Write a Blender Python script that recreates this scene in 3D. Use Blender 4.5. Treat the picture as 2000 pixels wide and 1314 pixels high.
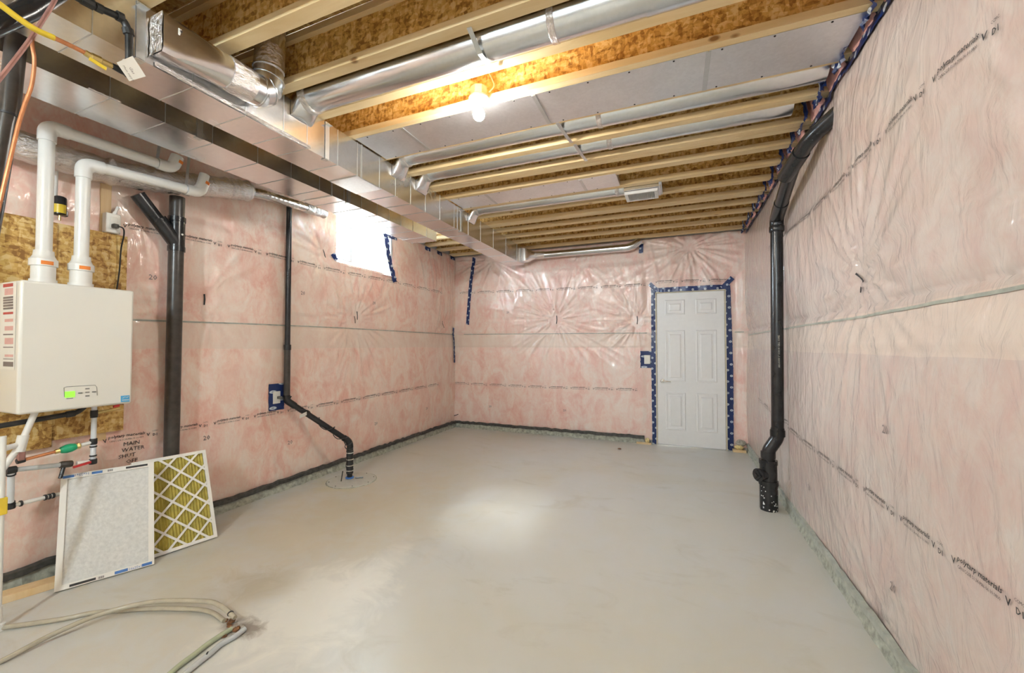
import bpy, math, random
import numpy as np
from mathutils import Vector, Matrix
random.seed(7); RNG = np.random.RandomState(11)
for o in list(bpy.data.objects): bpy.data.objects.remove(o, do_unlink=True)
SC = bpy.context.scene; COL = SC.collection
R = math.radians; PI = math.pi

# ------------------------------------------------------------------ camera
F = 783.0; CAMH = 1.325                      # focal length in pixels of the 2000 x 1314 frame, eye height
YAW = math.atan(319 / F); PITCH = math.atan(18 / F)
cam = bpy.data.cameras.new('camera'); camo = bpy.data.objects.new('camera', cam); COL.objects.link(camo)
cam.sensor_fit = 'HORIZONTAL'; cam.sensor_width = 36; cam.lens = 36 * F / 2000; cam.clip_start = .02
camo.location = (0, 0, CAMH); camo.rotation_euler = (PI / 2 + PITCH, 0, YAW)
SC.camera = camo
FW = Vector((-math.sin(YAW) * math.cos(PITCH), math.cos(YAW) * math.cos(PITCH), math.sin(PITCH)))
RT = Vector((math.cos(YAW), math.sin(YAW), 0)); UP = RT.cross(FW); CAM = Vector((0, 0, CAMH))
def P(u, v, x=None, y=None, z=None):
    """the point where the ray of photo pixel (u, v) meets the plane x=, y= or z="""
    d = FW + RT * ((u - 1000) / F) - UP * ((v - 657) / F)
    i, val = (0, x) if x is not None else (1, y) if y is not None else (2, z)
    return CAM + d * ((val - CAM[i]) / d[i])

# ------------------------------------------------------------------ world, lights, exposure
W = bpy.data.worlds.new('world'); SC.world = W; W.use_nodes = True
bg = W.node_tree.nodes['Background']; bg.inputs[0].default_value = (.80, .90, 1, 1); bg.inputs[1].default_value = 28
SC.view_settings.view_transform = 'Standard'; SC.view_settings.look = 'None'
SC.view_settings.exposure = 2.1; SC.view_settings.gamma = 1; SC.view_settings.use_curve_mapping = False
BULB = 205.0; BULB_FILL = 570.0             # emission of the bulb in view and of two fill bulbs added unseen behind the camera
pl = bpy.data.lights.new('window_portal', 'AREA'); pl.shape = 'RECTANGLE'; pl.size = .95; pl.size_y = .62; pl.cycles.is_portal = True
po = bpy.data.objects.new('window_portal', pl); COL.objects.link(po); po.location = (-3.68, 3.72, 2.5); po.rotation_euler = (0, -PI / 2, 0)
sn = bpy.data.lights.new('sun', 'SUN'); sn.energy = 2.6; sn.angle = R(11); sn.color = (.93, .97, 1)
so_ = bpy.data.objects.new('sun', sn); COL.objects.link(so_); so_.rotation_euler = (Vector((-1.36, 3.0, 0)) - Vector((-3.5, 3.72, 2.48))).to_track_quat('-Z', 'Y').to_euler()

# ------------------------------------------------------------------ materials
MATS = {}
def nt(name):
    m = bpy.data.materials.new(name); m.use_nodes = True; t = m.node_tree
    MATS[name] = m
    return m, t, t.nodes['Principled BSDF']
def N(t, typ, **kw):
    n = t.nodes.new(typ)
    for k, v in kw.items():
        if k.startswith('i_'): n.inputs[k[2:].replace('_', ' ')].default_value = v
        else: setattr(n, k, v)
    return n
def L(t, a, b): t.links.new(a, b)
def coord(t, scale=(1, 1, 1), rot=(0, 0, 0), kind='Object'):
    c = N(t, 'ShaderNodeTexCoord'); m = N(t, 'ShaderNodeMapping')
    m.inputs['Scale'].default_value = scale; m.inputs['Rotation'].default_value = rot
    L(t, c.outputs[kind], m.inputs[0]); return m.outputs[0]
def noise(t, vec, scale, detail=4, rough=.55, dist=0):
    n = N(t, 'ShaderNodeTexNoise'); n.inputs['Scale'].default_value = scale; n.inputs['Detail'].default_value = detail
    n.inputs['Roughness'].default_value = rough; n.inputs['Distortion'].default_value = dist
    L(t, vec, n.inputs['Vector']); return n.outputs['Fac']
def ramp(t, fac, stops):
    r = N(t, 'ShaderNodeValToRGB'); e = r.color_ramp.elements
    while len(e) < len(stops): e.new(.5)
    for k, (p, c) in enumerate(stops): e[k].position = p; e[k].color = (*c, 1) if len(c) == 3 else c
    L(t, fac, r.inputs[0]); return r.outputs[0]
def mix(t, fac, a, b, mode='MIX'):
    m = N(t, 'ShaderNodeMix', data_type='RGBA', blend_type=mode)
    if isinstance(fac, (int, float)): m.inputs[0].default_value = fac
    else: L(t, fac, m.inputs[0])
    for s, x in ((6, a), (7, b)):
        if isinstance(x, tuple): m.inputs[s].default_value = (*x, 1)
        else: L(t, x, m.inputs[s])
    return m.outputs[2]
def math_(t, op, a, b=0.0):
    m = N(t, 'ShaderNodeMath', operation=op)
    for s, x in ((0, a), (1, b)):
        if isinstance(x, (int, float)): m.inputs[s].default_value = x
        else: L(t, x, m.inputs[s])
    return m.outputs[0]
def bump(t, b, h, strength=.3, dist=.01):
    n = N(t, 'ShaderNodeBump'); n.inputs['Strength'].default_value = strength; n.inputs['Distance'].default_value = dist
    L(t, h, n.inputs['Height']); L(t, n.outputs[0], b.inputs['Normal'])
def plain(name, col, rough=.5, metal=0, var=.08, scale=20, bmp=0, coat=0):
    m, t, b = nt(name); v = coord(t); n = noise(t, v, scale, 3)
    d = tuple(max(0, c * (1 - var)) for c in col); l = tuple(min(1, c * (1 + var)) for c in col)
    L(t, ramp(t, n, [(.3, d), (.7, l)]), b.inputs['Base Color'])
    b.inputs['Roughness'].default_value = rough; b.inputs['Metallic'].default_value = metal; b.inputs['Coat Weight'].default_value = coat
    if bmp: bump(t, b, n, bmp, .003)
    return m
def mat_poly(name, z_tone, pale, tone=(.80, .70, .63)):
    """pink glass-fibre batts under a clear polythene sheet"""
    m, t, b = nt(name); v = coord(t)
    vs = coord(t, (1, 1, .7), (.25, .2, .15))
    big = noise(t, vs, 1.5, 3, .6, .6); fib = noise(t, vs, 5.0, 5, .62, 1.1); fine = noise(t, coord(t, (1, 1, .5), (.5, .3, .4)), 30, 3, .66, 1.4)
    f = math_(t, 'ADD', math_(t, 'MULTIPLY', fib, .70), math_(t, 'MULTIPLY', fine, .30))
    c = ramp(t, f, [(.34, (.76, .33, .25)), (.44, (.80, .46, .37)), (.51, (.83, .57, .47)), (.58, (.85, .67, .57)), (.68, (.88, .76, .68))])
    c = mix(t, math_(t, 'MULTIPLY', ramp(t, big, [(.38, (0, 0, 0)), (.66, (1, 1, 1))]), .45), c, (.86, .72, .62))
    c = mix(t, pale, c, tone)
    # double-lapped sheet between about 1.30 and 1.50 m
    sep = N(t, 'ShaderNodeSeparateXYZ'); L(t, v, sep.inputs[0])
    zz = math_(t, 'ADD', sep.outputs[2], math_(t, 'MULTIPLY', big, .03))
    band = math_(t, 'MULTIPLY', math_(t, 'GREATER_THAN', zz, z_tone[0]), math_(t, 'LESS_THAN', zz, z_tone[1]))
    c = mix(t, math_(t, 'MULTIPLY', band, .55), c, (.74, .62, .52))
    L(t, c, b.inputs['Base Color'])
    b.inputs['Roughness'].default_value = .55
    b.inputs['Coat Weight'].default_value = 1.0; b.inputs['Coat Roughness'].default_value = .13; b.inputs['Coat IOR'].default_value = 1.45
    w = N(t, 'ShaderNodeTexNoise'); w.inputs['Scale'].default_value = 9; w.inputs['Detail'].default_value = 4; w.inputs['Distortion'].default_value = 1.8
    L(t, coord(t, (1, 1, .45), (.2, .15, .1)), w.inputs['Vector'])
    n1 = N(t, 'ShaderNodeBump'); n1.inputs['Strength'].default_value = .5; n1.inputs['Distance'].default_value = .02
    L(t, w.outputs['Fac'], n1.inputs['Height']); L(t, n1.outputs[0], b.inputs['Coat Normal'])
    n2 = N(t, 'ShaderNodeBump'); n2.inputs['Strength'].default_value = .15; n2.inputs['Distance'].default_value = .01
    L(t, w.outputs['Fac'], n2.inputs['Height']); L(t, n2.outputs[0], b.inputs['Normal'])
    return m
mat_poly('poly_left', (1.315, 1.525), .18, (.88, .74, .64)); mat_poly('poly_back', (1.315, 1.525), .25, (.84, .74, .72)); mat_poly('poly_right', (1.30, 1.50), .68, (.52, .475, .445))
def mat_osb(name, dark=1.0):
    m, t, b = nt(name); cols = []
    for k, (rot, sc) in enumerate((((.3, .5, .4), (1, .35, 1.1)), ((.9, .2, 1.3), (.4, 1.1, 1)), ((.1, 1.2, .8), (1.1, 1, .38)))):
        n = N(t, 'ShaderNodeTexVoronoi', feature='F1'); n.inputs['Scale'].default_value = 52; L(t, coord(t, sc, rot), n.inputs['Vector'])
        s = N(t, 'ShaderNodeSeparateColor'); L(t, n.outputs['Color'], s.inputs[0]); cols.append(s.outputs[0])
    f = math_(t, 'MULTIPLY', math_(t, 'ADD', math_(t, 'ADD', cols[0], cols[1]), cols[2]), .333)
    f = math_(t, 'ADD', math_(t, 'MULTIPLY', f, .8), math_(t, 'MULTIPLY', noise(t, coord(t), 26, 5, .6, 1), .22))
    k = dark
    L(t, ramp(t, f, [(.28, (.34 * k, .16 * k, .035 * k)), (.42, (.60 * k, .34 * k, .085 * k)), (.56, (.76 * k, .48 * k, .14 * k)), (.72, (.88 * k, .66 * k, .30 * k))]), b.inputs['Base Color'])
    b.inputs['Roughness'].default_value = .6; bump(t, b, f, .3, .003); return m
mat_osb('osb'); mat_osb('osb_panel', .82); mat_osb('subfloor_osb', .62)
def mat_wood(name, a, c, stretch):
    m, t, b = nt(name); v = coord(t, stretch); g = noise(t, v, 14, 6, .6, .8); g2 = noise(t, coord(t), 1.1, 3)
    col = ramp(t, g, [(.28, a), (.7, c)]); col = mix(t, math_(t, 'MULTIPLY', g2, .35), col, tuple(x * .9 for x in a))
    k = N(t, 'ShaderNodeTexVoronoi', feature='F1'); k.inputs['Scale'].default_value = 5; L(t, coord(t, (.55, 1, 1)), k.inputs['Vector'])
    col = mix(t, ramp(t, k.outputs['Distance'], [(.045, (1, 1, 1)), (.085, (0, 0, 0))]), col, (.30, .15, .05))
    L(t, col, b.inputs['Base Color']); b.inputs['Roughness'].default_value = .55; bump(t, b, g, .12, .003); return m
mat_wood('spruce', (.74, .53, .25), (.90, .74, .46), (.10, 1, 1)); mat_wood('stud_wood', (.66, .45, .22), (.82, .64, .40), (1, 1, .12))
def mat_galv(name, col=(.74, .75, .76), rough=.26, spangle=.10):
    m, t, b = nt(name); v = N(t, 'ShaderNodeTexVoronoi', feature='F1'); v.inputs['Scale'].default_value = 70; L(t, coord(t), v.inputs['Vector'])
    s = N(t, 'ShaderNodeSeparateColor'); L(t, v.outputs['Color'], s.inputs[0]); big = noise(t, coord(t), 2.3, 4, .6, .6)
    f = math_(t, 'ADD', math_(t, 'MULTIPLY', s.outputs[0], spangle), math_(t, 'MULTIPLY', big, .5))
    L(t, ramp(t, f, [(.1, tuple(c * .86 for c in col)), (.5, tuple(min(1, c * 1.08) for c in col))]), b.inputs['Base Color'])
    b.inputs['Metallic'].default_value = 1
    L(t, math_(t, 'ADD', math_(t, 'MULTIPLY', big, .16), rough - .08), b.inputs['Roughness']); bump(t, b, noise(t, coord(t), 3.5, 3), .10, .02); return m
mat_galv('galvanised', (.84, .85, .86), .25); mat_galv('galvanised_panel', (.84, .85, .87), .40); mat_galv('galvanised_pipe', (.76, .78, .80), .22); mat_galv('zinc_strap', (.70, .72, .72), .40)
m, t, b = nt('foil'); w = noise(t, coord(t, (1, .5, 1)), 46, 5, .65, 1.4); b.inputs['Metallic'].default_value = 1; b.inputs['Roughness'].default_value = .22
b.inputs['Base Color'].default_value = (.82, .80, .79, 1); bump(t, b, w, .9, .012)
m, t, b = nt('concrete')
v = coord(t); n1 = noise(t, v, .55, 5, .6, .6); n2 = noise(t, v, 3.2, 6, .62, .5); n3 = noise(t, v, 60, 3, .6)
c = ramp(t, n1, [(.30, (.56, .53, .44)), (.52, (.58, .58, .55)), (.72, (.56, .58, .59))])
c = mix(t, math_(t, 'MULTIPLY', ramp(t, n2, [(.42, (0, 0, 0)), (.66, (1, 1, 1))]), .35), c, (.58, .56, .49))
c = mix(t, math_(t, 'MULTIPLY', ramp(t, noise(t, coord(t, (1, 1.9, 1)), 1.5, 7, .66, 1.3), [(.56, (0, 0, 0)), (.70, (1, 1, 1))]), .28), c, (.36, .31, .21))
c = mix(t, math_(t, 'MULTIPLY', ramp(t, n3, [(.72, (0, 0, 0)), (.80, (1, 1, 1))]), .35), c, (.30, .28, .24))
BN = {5.0: noise(t, v, 5.0, 5, .65, 1.0), 14: noise(t, v, 14, 4, .65, 1.0)}; TC = N(t, 'ShaderNodeTexCoord')
def blob(t, c, cx, cy, rx, ry, soft, col, amt, nz=.9, sc=5.0):
    mp = N(t, 'ShaderNodeMapping'); mp.inputs['Location'].default_value = (-cx / rx, -cy / ry, 0); mp.inputs['Scale'].default_value = (1 / rx, 1 / ry, 0)
    L(t, TC.outputs['Object'], mp.inputs[0])
    ln = N(t, 'ShaderNodeVectorMath', operation='LENGTH'); L(t, mp.outputs[0], ln.inputs[0])
    d = math_(t, 'ADD', ln.outputs['Value'], math_(t, 'MULTIPLY', math_(t, 'SUBTRACT', BN[sc], .5), nz * 2))
    return mix(t, math_(t, 'MULTIPLY', ramp(t, d, [(1 - soft, (1, 1, 1)), (1.0, (0, 0, 0))]), amt), c, col)
c = blob(t, c, -2.45, 2.2, 1.0, 1.6, .9, (.56, .48, .33), .60)              # tan stain along the left side
c = blob(t, c, .15, 1.6, .8, 1.3, .9, (.58, .55, .44), .45)
c = blob(t, c, -1.72, 1.52, .40, .50, .55, (.74, .73, .67), .80)            # pale cement splash round the broken spot
c = blob(t, c, -1.66, 1.85, .17, .42, .7, (.76, .75, .70), .65)
c = blob(t, c, -2.15, 1.55, .30, .20, .7, (.34, .29, .19), .50)
c = blob(t, c, -1.90, 1.30, .12, .08, .6, (.16, .12, .09), .75, .8, 14)
c = blob(t, c, -2.95, 3.0, .33, .28, .5, (.56, .51, .34), .55)
L(t, c, b.inputs['Base Color'])
L(t, ramp(t, n2, [(.3, (.30, .30, .30)), (.7, (.42, .42, .42))]), b.inputs['Roughness']); bump(t, b, n2, .05, .01)
plain('curb', (.36, .37, .31), .85, var=.35, scale=28, bmp=.8); plain('lap_shadow_and_kerb_grey', (.36, .38, .33), .5, var=.2); plain('membrane', (.055, .055, .05), .55, var=.5, scale=30, bmp=.4)
plain('white_paint', (.80, .80, .79), .38, var=.015); plain('vinyl', (.62, .64, .66), .35, var=.01); plain('jamb_wood', (.62, .56, .42), .6)
plain('heater_white', (.80, .78, .71), .28, var=.012, scale=3, coat=.3); plain('pvc_white', (.80, .79, .75), .30, var=.02, scale=8)
plain('pex_white', (.74, .77, .80), .35, var=.03); plain('abs_black', (.018, .018, .019), .26, var=.4, scale=9); plain('abs_brown', (.05, .042, .036), .30, var=.3)
plain('black_rubber', (.02, .02, .021), .5, var=.2); plain('iron', (.035, .035, .034), .42, metal=.4, var=.4, bmp=.2); plain('brass', (.66, .52, .22), .30, metal=1)
plain('copper', (.66, .27, .12), .35, metal=.5, var=.2); plain('copper_dull', (.42, .22, .19), .4, metal=.5, var=.2); plain('yellow_plastic', (.80, .58, .05), .35)
plain('orange_label', (.82, .24, .04), .5); plain('red_plastic', (.55, .03, .03), .35); plain('green_plastic', (.02, .42, .20), .3); plain('ink', (.035, .033, .032), .6)
plain('ink_faint', (.22, .18, .17), .6); plain('red_ink', (.55, .09, .08), .6); plain('pink_ink', (.72, .42, .38), .6); plain('blue_ink', (.06, .18, .48), .5); plain('sky_ink', (.10, .42, .72), .5)
plain('paper', (.80, .78, .71), .6, var=.02); plain('filter_card', (.80, .78, .73), .6, var=.02); plain('pleat', (.52, .43, .10), .8, var=.2, bmp=.3)
plain('filter_fibre', (.66, .66, .64), .9, var=.10, scale=60, bmp=.8); plain('grey_button', (.22, .22, .2), .5); plain('outlet_white', (.78, .76, .70), .4, var=.02)
plain('nylon_hose', (.44, .40, .31), .22, var=.1); plain('grey_hose', (.52, .55, .56), .25, var=.08); plain('green_hose', (.46, .50, .34), .25, var=.08)
plain('rust', (.19, .085, .035), .9, var=.6, scale=60, bmp=1); plain('rubble', (.40, .36, .30), .95, var=.4, scale=40, bmp=1); plain('foam', (.72, .58, .28), .9, var=.25, scale=50, bmp=1)
plain('chrome', (.80, .80, .78), .16, metal=1, var=.01); plain('dark_void', (.03, .03, .03), .8); plain('plug_grey', (.11, .11, .10), .5); plain('lid_grey', (.52, .52, .47), .5, var=.05)
plain('pink_batt', (.82, .46, .42), .9, var=.2, scale=14, bmp=.8); plain('block_wall', (.55, .53, .50), .9)
plain('lime_dust', (.70, .70, .68), .95, var=.15, scale=40); plain('clear_tape', (.72, .68, .64), .2)
m, t, b = nt('screen_green'); b.inputs['Base Color'].default_value = (.10, .30, .04, 1); b.inputs['Emission Color'].default_value = (.16, .62, .03, 1); b.inputs['Emission Strength'].default_value = .55
m, t, b = nt('bulb_glow'); b.inputs['Base Color'].default_value = (1, 1, 1, 1); b.inputs['Emission Color'].default_value = (1, .96, .88, 1); b.inputs['Emission Strength'].default_value = BULB
m, t, b = nt('bulb_glow_fill'); b.inputs['Base Color'].default_value = (1, 1, 1, 1); b.inputs['Emission Color'].default_value = (.78, .92, 1, 1); b.inputs['Emission Strength'].default_value = BULB_FILL
m, t, b = nt('glass'); t.nodes.remove(b); tr = N(t, 'ShaderNodeBsdfTransparent'); gl = N(t, 'ShaderNodeBsdfGlossy'); gl.inputs['Roughness'].default_value = .02
tr.inputs[0].default_value = (.93, .96, .96, 1); mx = N(t, 'ShaderNodeMixShader'); mx.inputs[0].default_value = .05; L(t, tr.outputs[0], mx.inputs[1]); L(t, gl.outputs[0], mx.inputs[2])
L(t, mx.outputs[0], t.nodes['Material Output'].inputs[0])
# navy sheathing tape printed with white roundels (UV: x along in metres, y across 0..1)
m, t, b = nt('navy_tape'); uv = N(t, 'ShaderNodeUVMap'); s = N(t, 'ShaderNodeSeparateXYZ'); L(t, uv.outputs[0], s.inputs[0])
def roundels(off, yc):
    fx = math_(t, 'SUBTRACT', math_(t, 'FRACT', math_(t, 'ADD', math_(t, 'MULTIPLY', s.outputs[0], 1 / .145), off)), .5)
    dx = math_(t, 'MULTIPLY', fx, .145); dy = math_(t, 'MULTIPLY', math_(t, 'SUBTRACT', s.outputs[1], yc), .06)
    return math_(t, 'SQRT', math_(t, 'ADD', math_(t, 'MULTIPLY', dx, dx), math_(t, 'MULTIPLY', dy, dy)))
d = math_(t, 'MINIMUM', roundels(0, .28), roundels(.5, .86))
ring = math_(t, 'SUBTRACT', ramp(t, d, [(.0125, (1, 1, 1)), (.0135, (0, 0, 0))]), math_(t, 'MULTIPLY', ramp(t, d, [(.0045, (1, 1, 1)), (.006, (0, 0, 0))]), .6))
L(t, mix(t, ring, (.012, .03, .13), (.62, .68, .74)), b.inputs['Base Color']); b.inputs['Roughness'].default_value = .28
bump(t, b, noise(t, coord(t), 30, 4), .5, .006)
M = MATS

# ------------------------------------------------------------------ mesh helpers
class MB:
    def __init__(s): s.v = []; s.f = []
    def add(s, vs, fs):
        o = len(s.v); s.v += [tuple(x) for x in vs]; s.f += [tuple(i + o for i in q) for q in fs]; return s
    def box(s, a, b):
        x0, y0, z0 = a; x1, y1, z1 = b
        if x0 > x1: x0, x1 = x1, x0
        if y0 > y1: y0, y1 = y1, y0
        if z0 > z1: z0, z1 = z1, z0
        return s.add([(x0, y0, z0), (x1, y0, z0), (x1, y1, z0), (x0, y1, z0), (x0, y0, z1), (x1, y0, z1), (x1, y1, z1), (x0, y1, z1)],
                     [(0, 3, 2, 1), (4, 5, 6, 7), (0, 1, 5, 4), (1, 2, 6, 5), (2, 3, 7, 6), (3, 0, 4, 7)])
    def obox(s, o, ex, ey, ez):
        """box from corner o along three edge vectors"""
        o, ex, ey, ez = (Vector(k) for k in (o, ex, ey, ez))
        vs = [o, o + ex, o + ex + ey, o + ey]; vs = vs + [k + ez for k in vs]
        fs = [(0, 3, 2, 1), (4, 5, 6, 7), (0, 1, 5, 4), (1, 2, 6, 5), (2, 3, 7, 6), (3, 0, 4, 7)]
        if ex.cross(ey).dot(ez) < 0: fs = [q[::-1] for q in fs]
        return s.add(vs, fs)
    def loft(s, rings, caps=True, closed=True):
        n = len(rings[0]); vs = [p for r in rings for p in r]; fs = []
        for i in range(len(rings) - 1):
            for j in range(n if closed else n - 1):
                k = (j + 1) % n; fs.append((i * n + j, i * n + k, (i + 1) * n + k, (i + 1) * n + j))
        if caps and closed: fs += [tuple(range(n))[::-1], tuple((len(rings) - 1) * n + j for j in range(n))]
        return s.add(vs, fs)
    def tube(s, path, r, n=14, caps=True):
        path = [Vector(p) for p in path]; m = len(path); rs = r if isinstance(r, (list, tuple)) else [r] * m
        tang = [(path[min(i + 1, m - 1)] - path[max(i - 1, 0)]).normalized() for i in range(m)]
        a = Vector((0, 0, 1)) if abs(tang[0].z) < .9 else Vector((1, 0, 0)); u = tang[0].cross(a).normalized(); rings = []
        for i in range(m):
            u = (u - tang[i] * u.dot(tang[i])).normalized(); w = tang[i].cross(u)
            rings.append([path[i] + (u * math.cos(2 * PI * j / n) + w * math.sin(2 * PI * j / n)) * rs[i] for j in range(n)])
        return s.loft(rings, caps)
    def lathe(s, o, ax, prof, n=20):
        o = Vector(o); ax = Vector(ax).normalized()
        a = Vector((0, 0, 1)) if abs(ax.z) < .9 else Vector((1, 0, 0)); u = ax.cross(a).normalized(); w = ax.cross(u)
        return s.loft([[o + ax * h + (u * math.cos(2 * PI * j / n) + w * math.sin(2 * PI * j / n)) * max(r, 1e-4) for j in range(n)] for h, r in prof])
    def build(s, name, mat, parent=None, smooth=35, bevel=0, seg=2):
        me = bpy.data.meshes.new(name); me.from_pydata(s.v, [], s.f); me.validate(); me.update()
        me.materials.append(M[mat] if isinstance(mat, str) else mat)
        if smooth: me.shade_smooth(); me.set_sharp_from_angle(angle=R(smooth))
        o = bpy.data.objects.new(name, me); COL.objects.link(o)
        if bevel:
            b = o.modifiers.new('bevel', 'BEVEL'); b.width = bevel; b.segments = seg; b.limit_method = 'ANGLE'; b.angle_limit = R(40)
        if parent is not None:
            o.parent = parent; o.matrix_parent_inverse = parent.matrix_basis.inverted()
        return o
def fillet(pts, r, n=6):
    """polyline with rounded corners"""
    pts = [Vector(p) for p in pts]; rs = r if isinstance(r, (list, tuple)) else [r] * len(pts); out = [pts[0]]
    for i in range(1, len(pts) - 1):
        a, b, c = pts[i - 1], pts[i], pts[i + 1]; u = (a - b); v = (c - b); k = min(rs[i], u.length * .49, v.length * .49)
        p, q = b + u.normalized() * k, b + v.normalized() * k
        for j in range(n + 1):
            t_ = j / n; out.append(p * (1 - t_) ** 2 + b * 2 * t_ * (1 - t_) + q * t_ ** 2)
    return out + [pts[-1]]
def bez(pts, n=10):
    """smooth Catmull-Rom curve through points"""
    p = [Vector(x) for x in pts]; p = [p[0] * 2 - p[1]] + p + [p[-1] * 2 - p[-2]]; out = []
    for i in range(1, len(p) - 2):
        for j in range(n):
            t_ = j / n
            out.append(.5 * ((2 * p[i]) + (p[i + 1] - p[i - 1]) * t_ + (2 * p[i - 1] - 5 * p[i] + 4 * p[i + 1] - p[i + 2]) * t_ ** 2 + (3 * p[i] - p[i - 1] - 3 * p[i + 1] + p[i + 2]) * t_ ** 3))
    return out + [p[-2]]
def tag(o, label, cat, group=None):
    o['label'] = label; o['category'] = cat
    if group: o['group'] = group
    return o
def struct(o): o['kind'] = 'structure'; return o
def thing(name, label, cat, loc=(0, 0, 0), group=None):
    o = bpy.data.objects.new(name, None); COL.objects.link(o); o.location = loc; o.empty_display_size = .1
    bpy.context.view_layer.update()
    return tag(o, label, cat, group)
def box(name, a, b, mat, parent=None, bevel=.002): return MB().box(a, b).build(name, mat, parent, bevel=bevel)
def tube(name, path, r, mat, parent=None, n=14): return MB().tube(path, r, n).build(name, mat, parent)
def ring(name, c, ax, r, w, mat, parent=None, n=18):
    ax = Vector(ax).normalized(); c = Vector(c)
    return MB().lathe(c - ax * w / 2, ax, [(0, r * .93), (w * .12, r), (w * .88, r), (w, r * .93)], n).build(name, mat, parent)
TXT = {}
def text_mesh(s, shear=0, bold=0):
    """2-D triangles of a string, unit cap height, origin at its left baseline"""
    k = (s, shear, bold)
    if k in TXT: return TXT[k]
    cu = bpy.data.curves.new('lettering', 'FONT'); cu.body = s; cu.size = 1; cu.resolution_u = 1; cu.shear = shear; cu.offset = bold
    o = bpy.data.objects.new('lettering', cu); COL.objects.link(o); dg = bpy.context.evaluated_depsgraph_get(); dg.update()
    me = bpy.data.meshes.new_from_object(o.evaluated_get(dg)); v = [(p.co.x, p.co.y) for p in me.vertices]; f = [tuple(p.vertices) for p in me.polygons]
    bpy.data.objects.remove(o, do_unlink=True); bpy.data.curves.remove(cu); bpy.data.meshes.remove(me)
    TXT[k] = (v, f); return TXT[k]
def write(mb, s, o, ex, ey, h, shear=0, bold=0, width=None):
    """lettering of cap height about .7h on the plane o + ex*x + ey*y"""
    v, f = text_mesh(s, shear, bold); o = Vector(o); ex = Vector(ex).normalized(); ey = Vector(ey).normalized(); sx = h
    if width: sx = width / max(1e-6, max(p[0] for p in v))
    return mb.add([o + ex * p[0] * sx + ey * p[1] * h for p in v], f)

# ------------------------------------------------------------------ value noise for the draped sheets
def vnoise(x, y, seed):
    r = np.random.RandomState(seed).rand(128, 128); x = np.asarray(x, float); y = np.asarray(y, float)
    xi = np.floor(x).astype(int); yi = np.floor(y).astype(int); fx = x - xi; fy = y - yi
    fx = fx * fx * (3 - 2 * fx); fy = fy * fy * (3 - 2 * fy); g = lambda a, b: r[a % 128, b % 128]
    return (g(xi, yi) * (1 - fx) + g(xi + 1, yi) * fx) * (1 - fy) + (g(xi, yi + 1) * (1 - fx) + g(xi + 1, yi + 1) * fx) * fy
def ridge(n): return 1 - np.abs(2 * n - 1)

# ------------------------------------------------------------------ the shell
ZC = 2.78; ZTOP = 3.06                       # underside of joists, underside of subfloor
XL, XR, YB, YF = -3.40, .86, 5.80, -3.0
WIN = (3.255, 4.18, 2.225, 2.80)             # window opening in the left wall (y0, y1, z0, z1)
DOOR = (-.245, .600, -.01, 2.045)            # door opening in the back wall (x0, x1, z0, z1)
mb = MB(); mb.box((XL - .3, YF, -.15), (XR + .3, YB + .3, 0)); floor = struct(mb.build('floor', 'concrete', smooth=0))
mb = MB(); mb.box((XL - .3, YF, ZTOP), (XR + .3, YB + .3, ZTOP + .03)); struct(mb.build('ceiling', 'subfloor_osb', smooth=0))

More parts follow.
